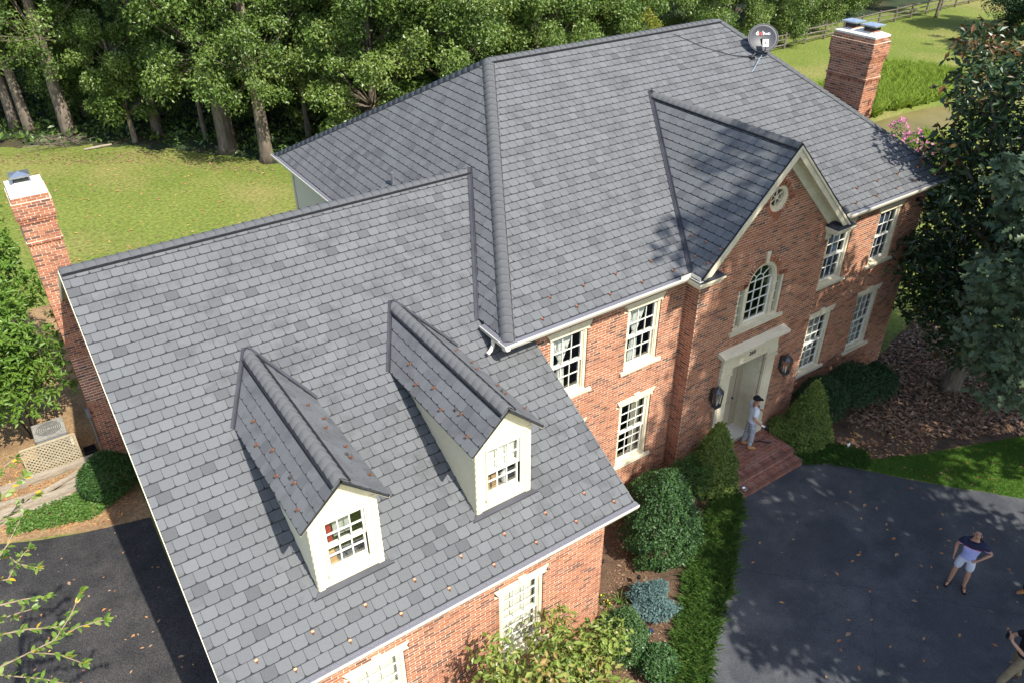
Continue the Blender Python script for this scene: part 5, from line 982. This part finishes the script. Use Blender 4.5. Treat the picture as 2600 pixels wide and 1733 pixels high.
# ------------------------------------------------------------------ left side yard
def beam(a, b, wd, hd, label, g='weathered timbers at the left gable'):
    a, b = Vector(a), Vector(b); m = MB(); n = 6; d = b-a; pts = [a+d*(i/n)+Vector((0, 0, random.uniform(-.006, .006))) for i in range(n+1)]
    for p, q in zip(pts, pts[1:]): m.bar(p, q+(q-p)*.002, wd, hd)
    tag(m.build('timber_beam', 'timber'), label, 'timber', g)
beam((-13, 9.72, GZ+.1), (-7.3, 9.76, GZ+.12), .16, .2, 'grey retaining timber directly below the lattice'); beam((-13, 8.75, GZ+.1), (-7.85, 8.82, GZ+.08), .2, .17, 'wide grey timber along the top of the groundcover'); beam((-12, 9.25, GZ+.07), (-7.9, 9.12, GZ+.07), .11, .12, 'thin grey timber between the two wide ones')
beam((-11.6, 8.0, GZ+.16), (-7.95, 9.28, GZ+.2), .13, .06, 'mossy plank lying diagonally across the timbers'); beam((-12, 8.42, GZ+.07), (-8.3, 8.6, GZ+.05), .12, .1, 'low timber edging just above the groundcover')
LT = empty('lattice_panel', (-8.4, 10.05, GZ), 'cream wooden lattice panel in front of the condenser', 'lattice'); lx0, lx1, lz0, lz1 = -9.1, -7.76, GZ, GZ+.92
for sgn in (-1, 1):
    k_ = -10
    for k_ in range(-9, 16):
        c0 = lx0+k_*.115; P = []
        seg_ = [(c0, lz0), (c0+(lz1-lz0), lz1)] if sgn > 0 else [(c0+(lz1-lz0), lz0), (c0, lz1)]
        (xa, za), (xb, zb_) = seg_; t0, t1 = 0, 1; dx = xb-xa
        ts = sorted([(lx0-xa)/dx, (lx1-xa)/dx]); t0, t1 = max(0, ts[0]), min(1, ts[1])
        if t1-t0 > .06: MB().bar((xa+dx*t0, 10.05+.008*sgn, za+(zb_-za)*t0), (xa+dx*t1, 10.05+.008*sgn, za+(zb_-za)*t1), .034, .012, up=(0, 1, 0)).build('slat', 'lattice', LT)
MB().bar((lx0, 10.05, lz1), (lx1, 10.05, lz1), .05, .04).bar((lx0, 10.05, lz0+.02), (lx1, 10.05, lz0+.02), .05, .04).bar((lx0, 10.05, lz0), (lx0, 10.05, lz1), .045).bar((lx1, 10.05, lz0), (lx1, 10.05, lz1), .045).build('frame', 'lattice', LT)
AC = empty('air_conditioner', (-8.3, 10.75, GZ), 'grey air conditioning condenser behind the lattice', 'condenser'); MB().box(-8.75, -7.85, 10.3, 11.2, GZ, GZ+.08).build('pad', 'concrete', AC)
b = MB(); b.box(-8.68, -7.92, 10.37, 11.13, GZ+.08, GZ+.82)
for k_ in range(9): b.box(-8.69, -7.91, 10.36, 11.14, GZ+.14+k_*.075, GZ+.17+k_*.075)
b.build('body', 'grey_plastic', AC); MB().box(-8.7, -7.9, 10.35, 11.15, GZ+.82, GZ+.87).build('lid', 'weathered_lid', AC); g = MB()
for k_ in range(6): r_ = .06+k_*.05; pts = [(-8.3+r_*math.cos(a), 10.75+r_*math.sin(a), GZ+.885) for a in np.linspace(0, 6.283, 22)]; g.tube(pts, .006, 5, cap=False)
g.build('fan_grille', 'mesh_dark', AC)
ME = empty('utility_box', (-7.3, 9.75, GZ), 'grey meter box with conduits low on the chimney side', 'meter box'); MB().box(-7.3, -7.2, 9.68, 9.79, 1.0, 1.25).build('box', 'grey_plastic', ME); MB().tube([(-7.25, 9.74, 1.0), (-7.25, 9.74, GZ)], .018, 8).build('conduit', 'grey_plastic', ME)
cr_ = empty('crate', (-7.6, 10.1, GZ), 'black plastic crate beside the foot of the chimney', 'crate'); MB().box(-7.68, -7.36, 10.0, 10.3, GZ, GZ+.02).box(-7.68, -7.66, 10.0, 10.3, GZ, GZ+.2).box(-7.38, -7.36, 10.0, 10.3, GZ, GZ+.2).box(-7.66, -7.38, 10.0, 10.02, GZ, GZ+.2).box(-7.66, -7.38, 10.28, 10.3, GZ, GZ+.2).build('shell', 'black_plastic', cr_); MB().tube([(-7.68, 10.1, GZ+.18), (-7.74, 10.15, GZ+.22), (-7.68, 10.2, GZ+.18)], .01, 6).build('handle', 'black_plastic', cr_)
# ------------------------------------------------------------------ rail fence
FN = empty('rail_fence', (42, 30.3, GZ), 'weathered split rail fence along the far lawn', 'fence'); fx = [41+i*2.6 for i in range(16)]; fy = lambda x: 30.0+.06*(x-42)
for x in fx: m = MB(); m.tube([(x, fy(x), GZ-.05), (x+random.uniform(-.03, .03), fy(x), GZ+1.25)], [.09, .075], 7).build('post', 'fence_wood', FN)
for a, b in zip(fx, fx[1:]):
    for z in (.35, .72, 1.08): MB().tube([(a-.1, fy(a), GZ+z+random.uniform(-.05, .05)), ((a+b)/2, fy((a+b)/2)+random.uniform(-.03, .03), GZ+z), (b+.1, fy(b), GZ+z+random.uniform(-.05, .05))], [.045, .06, .045], 6).build('rail', 'fence_wood', FN)
tag(MB().tube([(-2.9, 37.0, GZ+.06), (-2.0, 36.9, GZ+.1), (-1.5, 36.95, GZ+.08)], [.05, .07, .05], 8).build('fallen_log', 'timber'), 'short pale log at the edge of the back lawn', 'log')
m = MB()
for i in range(70): a = Vector((-3.9+rng.normal(0, .7), 38.3+rng.normal(0, .4), GZ+.05+rng.random()*.5)); m.tube([a, a+Vector((rng.normal(0, .6), rng.normal(0, .4), rng.normal(.05, .15)))], [.018, .006], 4)
tag(m.build('brush_pile', 'bark'), 'pile of dark cut brush below the broad banded trunk', 'brush pile', kind='stuff')
# small garden things
e = empty('solar_light', (1.54, -3.33, GZ), 'small blue solar panel light lying in the mulch', 'solar light'); MB().box(1.47, 1.61, -3.39, -3.27, GZ+.06, GZ+.075, M_=None).build('panel', 'solar', e); MB().tube([(1.54, -3.33, GZ), (1.54, -3.33, GZ+.06)], .012, 6).build('stake', 'black_plastic', e)
for i, (x, y) in enumerate(((1.25, -3.15), (2.15, -2.2), (1.75, -1.35), (11.6, -2.3))):
    e = empty('path_light', (x, y, GZ), ('black spotlight by the blue solar panel', 'black stake light beside the juniper', 'black stake light below the wing corner', 'black path light on the bare soil right of the steps')[i], 'garden light'); MB().tube([(x, y, GZ), (x+.03, y, GZ+.28)], .01, 6).build('stake', 'black_plastic', e); MB().lathe([(.02, .26), (.05, .3), (.045, .36), (.01, .37)], 10, (x+.03, y, GZ)).build('head', 'black_plastic', e)
e = empty('garden_sign', (10.35, -1.95, GZ), 'small white sign standing in the soil by the steps', 'sign'); MB().bar((10.35, -1.95, GZ), (10.35, -1.95, GZ+.16), .015).build('stake', 'steel', e); MB().prism([(10.29, -1.97, GZ+.12), (10.41, -1.97, GZ+.12), (10.41, -1.94, GZ+.25), (10.29, -1.94, GZ+.25)], (0, -.01, 0)).build('board', 'print_white', e)
e = empty('pet_bowl', (6.54, -1.52, -.31), 'small bowl on the left end of the lower brick step', 'bowl'); MB().lathe([(.05, 0), (.075, .045), (.07, .047), (.045, .01)], 16, (6.54, -1.52, -.309)).build('rim', 'steel', e); MB().lathe([(.045, .012), (.03, .02)], 12, (6.54, -1.52, -.309)).build('content', 'leather_boot', e)
sk = MB()
for i in range(4): sk.tube([(8.1+i*.035, -.42-i*.02, -.14), (8.38+i*.03, -.72-i*.015, -.135)], .007, 5)
tag(sk.build('stick_bundle', 'black_plastic'), 'thin dark sticks lying on the landing by the door', 'sticks')
e = empty('iris_plant', (1.5, -2.35, GZ), 'arching pale green leaves in the mulch', 'plant'); m = MB()
for i in range(9): a = i*.7; m.tube([(1.5, -2.35, GZ), (1.5+.16*math.cos(a), -2.35+.16*math.sin(a), GZ+.25), (1.5+.36*math.cos(a), -2.35+.36*math.sin(a), GZ+.16)], [.014, .012, .003], 4, tint=.8)
m.build('leaf_blades', 'ivy', e); e = empty('flower_clump', (1.25, -2.1, GZ), 'small yellow flowers beside the wing corner', 'flowers'); n = 60; Dv = dirs(n); Dv[:, 2] = abs(Dv[:, 2]); o = bpy.data.objects.new('foliage', foliage('foliage', Dv*.16, Dv, .07, 'ivy', rng.random(n))); col.objects.link(o); o.parent = e; o = bpy.data.objects.new('blossom', foliage('blossom', Dv[:26]*np.array([.16, .16, .26]), Dv[:26], .045, 'yellow_flower', rng.random(26), aspect=.9)); col.objects.link(o); o.parent = e
# ------------------------------------------------------------------ people
def skin(name, J, E, mat, parent, sub=2):
    """J: name -> (x, y, z, rx, ry); E: edges; first joint is the root"""
    ks = list(J); me = bpy.data.meshes.new(name); me.from_pydata([J[k][:3] for k in ks], [(ks.index(a), ks.index(b)) for a, b in E], []); o = bpy.data.objects.new('tmp', me); col.objects.link(o)
    md = o.modifiers.new('s', 'SKIN'); md.use_smooth_shade = True; o.modifiers.new('d', 'SUBSURF').levels = sub
    if not me.skin_vertices: me.skin_vertices.new()
    for i, k in enumerate(ks): sv = me.skin_vertices[0].data[i]; sv.radius = (J[k][3], J[k][4] if len(J[k]) > 4 else J[k][3]); sv.use_root = i == 0
    dg = bpy.context.evaluated_depsgraph_get(); out = bpy.data.meshes.new_from_object(o.evaluated_get(dg)); bpy.data.objects.remove(o); out.name = name; out.materials.clear(); out.materials.append(MATS[mat]); r_ = bpy.data.objects.new(name, out); col.objects.link(r_); r_.parent = parent; return r_
def hand(J, E, s_, wr, d, palm):
    """five bent fingers; d = direction of the fingers, palm = palm normal"""
    wr, d, palm = Vector(wr), Vector(d).normalized(), Vector(palm).normalized(); sd = d.cross(palm).normalized()*s_; c = wr+d*.07; J['palm'+str(s_)] = (*c, .03, .018); E.append(('wr'+str(s_), 'palm'+str(s_)))
    for i, (o_, l) in enumerate(((-.032, .07), (-.011, .082), (.011, .078), (.032, .062))):
        a = c+d*.03+sd*o_; b = a+d*l*.55+palm*.006; e = b+d*l*.3+palm*l*.4
        for nm, p, r_ in (('a', a, .011), ('b', b, .0095), ('c', e, .008)): J[f'f{i}{nm}{s_}'] = (*p, r_)
        E += [('palm'+str(s_), f'f{i}a{s_}'), (f'f{i}a{s_}', f'f{i}b{s_}'), (f'f{i}b{s_}', f'f{i}c{s_}')]
    a = wr+d*.04-sd*.035; b = a+d*.04-sd*.02+palm*.015; J['t1'+str(s_)] = (*a, .012); J['t2'+str(s_)] = (*b, .009); E += [('palm'+str(s_), 't1'+str(s_)), ('t1'+str(s_), 't2'+str(s_))]
def body(parent, arms, legs, skinmat, tilt=0, cover=()):
    """arms: side -> (elbow, wrist, finger dir, palm normal); legs: side -> (hip, knee, ankle, toe)"""
    J = {'pelvis': (0, 0, .96, .15, .11), 'waist': (0, .005, 1.1, .145, .105), 'chest': (0, .005, 1.29, .165, .115), 'upper': (0, -.005, 1.41, .13, .09), 'neck': (0, -.005, 1.49, .058, .058), 'jaw': (0, .02-.02*tilt, 1.565, .062, .07), 'skull': (0, .012-.03*tilt, 1.645, .078, .09), 'crown': (0, .0-.04*tilt, 1.70, .06, .07)}
    E = [('pelvis', 'waist'), ('waist', 'chest'), ('chest', 'upper'), ('upper', 'neck'), ('neck', 'jaw'), ('jaw', 'skull'), ('skull', 'crown')]
    for s_ in (-1, 1):
        el, wr, fd, pn = arms[s_]; J['sh'+str(s_)] = (s_*.185, -.005, 1.405, .064, .06); J['el'+str(s_)] = (*el, .043); J['fa'+str(s_)] = (*Vector(el).lerp(Vector(wr), .35), .042); J['wr'+str(s_)] = (*wr, .029, .024); E += [('upper', 'sh'+str(s_)), ('sh'+str(s_), 'el'+str(s_)), ('el'+str(s_), 'fa'+str(s_)), ('fa'+str(s_), 'wr'+str(s_))]; hand(J, E, s_, wr, fd, pn)
        hp, kn, an, tz = legs[s_]; J['hp'+str(s_)] = (*hp, .088, .09); J['kn'+str(s_)] = (*kn, .06); J['cf'+str(s_)] = (*Vector(kn).lerp(Vector(an), .35), .06); J['an'+str(s_)] = (*an, .042); J['hl'+str(s_)] = (an[0], an[1]-.03, .045, .04); J['tz'+str(s_)] = (*tz, .045, .028)
        E += [('pelvis', 'hp'+str(s_)), ('hp'+str(s_), 'kn'+str(s_)), ('kn'+str(s_), 'cf'+str(s_)), ('cf'+str(s_), 'an'+str(s_)), ('an'+str(s_), 'hl'+str(s_)), ('hl'+str(s_), 'tz'+str(s_))]
    sh_ = lambda k: .72 if any(k.startswith(q) for q in ('pelvis', 'waist', 'chest', 'upper', 'hp', 'sh')+tuple(cover)) else 1
    skin('body', {k: (*v[:3], v[3]*sh_(k), (v[4] if len(v) > 4 else v[3])*sh_(k)) for k, v in J.items()}, E, skinmat, parent); return J
def face(parent, J, tilt, hairmat=None, cap=None, beard=None):
    y0 = J['skull'][1]; zs = J['skull'][2]; fwd = Vector((0, math.cos(tilt), math.sin(tilt))); upv = Vector((0, -math.sin(tilt), math.cos(tilt))); c = Vector((0, y0, zs-.005)); m = MB(); m2 = MB(); m3 = MB()
    rot_ = Matrix.Rotation(tilt, 3, 'X')
    def ell(mb, p, r): mb.lathe([(max(.001, math.sin(math.pi*i/8)), -math.cos(math.pi*i/8)) for i in range(9)], 12, c+fwd*p[1]+upv*p[2]+Vector((p[0], 0, 0)), M_=rot_ @ Matrix.Diagonal(r))
    for s_ in (-1, 1): ell(m, (s_*.034, .082, .0), (.013, .008, .006)); ell(m2, (s_*.087, -.005, -.02), (.009, .02, .03)); ell(m3, (s_*.034, .085, .022), (.022, .007, .005))
    ell(m2, (0, .098, -.028), (.014, .02, .026)); ell(m3, (0, .083, -.068), (.026, .008, .007)); m.build('eye', 'dark_leather', None).parent = parent; m2.build('nose_and_ears', 'skin_tan' if hairmat else 'skin', None, True).parent = parent; m3.build('brow_and_mouth', 'dark_leather', None, True).parent = parent
def garment(name, J, ks, E, grow, mat, parent, sub=2):
    J = dict(J); ks = list(ks); E = list(E)
    if name in ('trousers', 'shorts'): J['wb'] = (0, 0, 1.06, .132, .098); J['pelvis'] = (0, 0, .945, .118, .1); ks = ['wb']+ks; E = [('wb', 'pelvis')]+E
    if name == 'shirt': J['nb'] = (0, -.008, 1.462, .062, .058); ks.append('nb'); E.append(('upper', 'nb'))
    J2 = {k: (*J[k][:3], J[k][3]+grow, (J[k][4] if len(J[k]) > 4 else J[k][3])+grow) for k in ks}; return skin(name, J2, [e for e in E if e[0] in J2 and e[1] in J2], mat, parent, sub)
def sub_(J, a, b, t, nm, r_): p = Vector(J[a][:3]).lerp(Vector(J[b][:3]), t); J[nm] = (*p, r_); return nm
def shoe(name, J, s_, mat, parent, h=.09):
    a, t = Vector(J['hl'+str(s_)][:3]), Vector(J['tz'+str(s_)][:3]); d = (t-a); d.z = 0; d.normalize(); p0 = Vector((a.x, a.y, .0))-d*.05
    skin(name, {'b': (*(p0+d*.06+Vector((0, 0, .05))), .05, .05), 'm': (*(p0+d*.16+Vector((0, 0, .05))), .052, .045), 'f': (*(p0+d*.26+Vector((0, 0, .038))), .046, .032), 'u': (*(p0+d*.055+Vector((0, 0, h+.03))), .056, .056)}, [('b', 'm'), ('m', 'f'), ('b', 'u')], mat, parent)
def face_dir(v): return math.atan2(v[1], v[0])-math.pi/2
std = {s_: ((s_*.09, 0, .9), (s_*.1, .02, .49), (s_*.1, -.02, .1), (s_*.125, .17, .03)) for s_ in (-1, 1)}
# man at the door: white shirt, camouflage trousers, black cap
P1 = empty('person', (7.78, -.46, -.15), 'person in white T-shirt, grey camouflage trousers and black cap standing by the door', 'person'); P1.rotation_euler.z = face_dir((.86, -.5)); P1.scale = (1.0,)*3
J = body(P1, {1: ((.24, -.06, 1.14), (.26, .14, .97), (.1, .9, -.4), (-.9, .1, .2)), -1: ((-.25, .05, 1.15), (-.25, .3, 1.09), (0, .9, -.35), (.9, .1, 0))}, {1: ((.09, 0, .9), (.11, .03, .49), (.11, .0, .1), (.13, .2, .03)), -1: ((-.09, 0, .9), (-.1, -.03, .49), (-.1, -.1, .1), (-.12, .09, .03))}, 'skin_tan', cover=('kn', 'cf', 'an'))
E1 = [('pelvis', 'waist'), ('waist', 'chest'), ('chest', 'upper'), ('upper', 'sh1'), ('upper', 'sh-1'), ('sh1', 's1'), ('sh-1', 's-1'), ('pelvis', 'hem')]
for s_ in (-1, 1): sub_(J, f'sh{s_}', f'el{s_}', .75, f's{s_}', .055)
J['hem'] = (0, 0, .88, .165, .125); garment('shirt', J, ['chest', 'waist', 'pelvis', 'hem', 'upper', 'sh1', 'sh-1', 's1', 's-1'], E1, .02, 'white_cloth', P1)
EL = [('pelvis', 'hp1'), ('pelvis', 'hp-1'), ('hp1', 'kn1'), ('hp-1', 'kn-1'), ('kn1', 'cf1'), ('kn-1', 'cf-1'), ('cf1', 'an1'), ('cf-1', 'an-1')]; LK = ['pelvis', 'hp1', 'hp-1', 'kn1', 'kn-1', 'cf1', 'cf-1', 'an1', 'an-1']
garment('trousers', J, LK, EL, .022, 'camo', P1)
for s_ in (-1, 1): shoe('boot', J, s_, 'tan_leather', P1)
face(P1, J, -.25, 'x'); cp = MB(); hc = Vector(J['skull'][:3])+Vector((0, -.005, .03)); cp.lathe([(.092, -.01), (.096, .02), (.088, .055), (.06, .085), (.02, .098), (.001, .1)], 16, hc, sy=1.12); cp.raw([hc+Vector(p) for p in ((-.075, .06, -.008), (.075, .06, -.008), (.06, .17, -.03), (0, .19, -.032), (-.06, .17, -.03), (-.075, .06, -.016), (.075, .06, -.016), (.06, .17, -.038), (0, .19, -.04), (-.06, .17, -.038))], [(0, 1, 2, 3, 4), (9, 8, 7, 6, 5), (0, 5, 6, 1), (1, 6, 7, 2), (2, 7, 8, 3), (3, 8, 9, 4), (4, 9, 5, 0)]); cp.build('cap', 'black_cloth', None, True).parent = P1
em = MB(); em.box(-.018, .018, .096, .101, .02, .05); em.box(-.03, .03, .095, .1, .03, .036); o = em.build('cap_emblem', 'print_white', None); o.location = hc; o.parent = P1
skin('glove', {'a': (.262, .15, .965, .036, .033), 'b': (.27, .215, .935, .045, .03), 'c': (.268, .265, .9, .04, .026)}, [('a', 'b'), ('b', 'c')], 'white_cloth', P1)
TL = empty('hand_tool', (7.78, -.46, -.15), 'black hand tool held in the gloved hand of the person by the door', 'tool'); TL.rotation_euler.z = P1.rotation_euler.z; m = MB(); m.tube([(.27, .2, .9), (.268, .29, .87), (.262, .37, .88)], [.03, .042, .03], 10); m.tube([(.27, .3, .87), (.27, .28, .8)], [.022, .02], 8); o = m.build('housing', 'black_plastic', None, True); o.parent = TL
# bald man on the driveway, hand on hip, looking up
P2 = empty('person', (8.4, -6.4, GZ), 'bald person in navy and lilac polo shirt and light shorts standing on the driveway', 'person'); P2.rotation_euler.z = face_dir((-.93, -.36)); P2.scale = (1.02,)*3
J = body(P2, {1: ((.29, -.03, 1.16), (.27, .03, .93), (0, .1, -1), (-1, 0, 0)), -1: ((-.4, -.1, 1.17), (-.21, .06, 1.0), (.7, .35, -.45), (.2, -.9, 0))}, {1: ((.1, 0, .9), (.14, .03, .49), (.15, -.01, .1), (.19, .18, .03)), -1: ((-.1, 0, .9), (-.13, .03, .49), (-.15, -.01, .1), (-.2, .17, .03))}, 'skin', tilt=.6)
for s_ in (-1, 1): sub_(J, f'sh{s_}', f'el{s_}', .7, f's{s_}', .058)
J['hem'] = (0, 0, .9, .17, .125); J['ch2'] = (0, .005, 1.3, .165, .115)
garment('shirt', J, ['chest', 'waist', 'pelvis', 'hem', 'upper', 'sh1', 'sh-1', 's1', 's-1'], E1, .02, 'polo', P2)
MB().tube([(.05, .02, 1.475), (.062, -.04, 1.5), (0, -.075, 1.51), (-.062, -.04, 1.5), (-.05, .02, 1.475), (0, .075, 1.44)], .016, 6).build('collar', 'navy_cloth', None, True).parent = P2
for s_ in (-1, 1): sub_(J, f'hp{s_}', f'kn{s_}', .86, f'sk{s_}', .07)
garment('shorts', J, ['pelvis', 'hp1', 'hp-1', 'sk1', 'sk-1'], [('pelvis', 'hp1'), ('pelvis', 'hp-1'), ('hp1', 'sk1'), ('hp-1', 'sk-1')], .022, 'light_shorts', P2)
face(P2, J, .5)
for s_ in (-1, 1):
    a, t = Vector(J[f'hl{s_}'][:3]), Vector(J[f'tz{s_}'][:3]); d = t-a; d.z = 0; d.normalize(); q = Vector((-d.y, d.x, 0)); p0 = Vector((a.x, a.y, 0)); m = MB(); m.prism([p0-d*.06+q*.03, p0-d*.06-q*.03, p0+d*.1-q*.045, p0+d*.24-q*.04, p0+d*.27, p0+d*.24+q*.045, p0+d*.1+q*.04], (0, 0, .018)); m.tube([p0+d*.06+q*.05+Vector((0, 0, .02)), p0+d*.14+Vector((0, 0, .085)), p0+d*.06-q*.05+Vector((0, 0, .02))], .012, 6); m.build('sandal', 'black_plastic', None).parent = P2
# people cut off by the right edge
P3 = empty('person', (9.42, -7.52, GZ), 'person in dark trousers and tan boots cut off by the right edge', 'person'); P3.rotation_euler.z = face_dir((-.9, .3)); J = body(P3, {1: ((.28, -.03, 1.15), (.27, .06, .9), (0, .2, -1), (-1, 0, 0)), -1: ((-.28, -.03, 1.15), (-.27, .06, .9), (0, .2, -1), (1, 0, 0))}, std, 'skin', cover=('kn', 'cf', 'an'))
for s_ in (-1, 1): sub_(J, f'sh{s_}', f'el{s_}', .75, f's{s_}', .055); shoe('boot', J, s_, 'leather_boot', P3, .11)
J['hem'] = (0, 0, .88, .165, .125); garment('shirt', J, ['chest', 'waist', 'pelvis', 'hem', 'upper', 'sh1', 'sh-1', 's1', 's-1'], E1, .02, 'black_cloth', P3); garment('trousers', J, LK, EL, .02, 'black_cloth', P3); face(P3, J, 0); MB().lathe([(.09, .0), (.09, .03), (.07, .07), (.001, .09)], 14, Vector(J['skull'][:3]), sy=1.1).build('hair', 'dark_leather', None, True).parent = P3
P4 = empty('person', (6.9, -8.46, GZ), 'person in black shirt and khaki trousers holding up a phone at the lower right', 'person'); P4.rotation_euler.z = face_dir((-.78, .62)); J = body(P4, {1: ((.24, .2, 1.22), (.08, .42, 1.42), (-.2, .3, .9), (-.5, -.6, 0)), -1: ((-.24, .2, 1.22), (-.08, .42, 1.42), (.2, .3, .9), (.5, -.6, 0))}, {1: ((.09, 0, .9), (.11, -.06, .49), (.12, -.22, .1), (.14, -.05, .03)), -1: ((-.09, 0, .9), (-.11, .17, .5), (-.12, .3, .1), (-.14, .49, .03))}, 'skin', cover=('kn', 'cf', 'an'))
for s_ in (-1, 1): sub_(J, f'sh{s_}', f'el{s_}', .7, f's{s_}', .056); shoe('shoe', J, s_, 'dark_leather', P4)
J['hem'] = (0, 0, .9, .165, .12); garment('shirt', J, ['chest', 'waist', 'pelvis', 'hem', 'upper', 'sh1', 'sh-1', 's1', 's-1'], E1, .02, 'black_cloth', P4); garment('trousers', J, LK, EL, .025, 'khaki', P4); face(P4, J, .35); MB().lathe([(.09, .0), (.09, .03), (.07, .07), (.001, .09)], 14, Vector(J['skull'][:3]), sy=1.1).build('hair', 'dark_leather', None, True).parent = P4
PH = empty('phone', (6.9, -8.46, GZ), 'dark phone held up by the person at the lower right', 'phone'); PH.rotation_euler.z = P4.rotation_euler.z; MB().box(-.04, .04, .5, .51, 1.43, 1.59).build('case', 'black_plastic', None).parent = PH; MB().box(-.035, .035, .495, .4995, 1.44, 1.58).build('screen', 'glass_unit', None).parent = PH
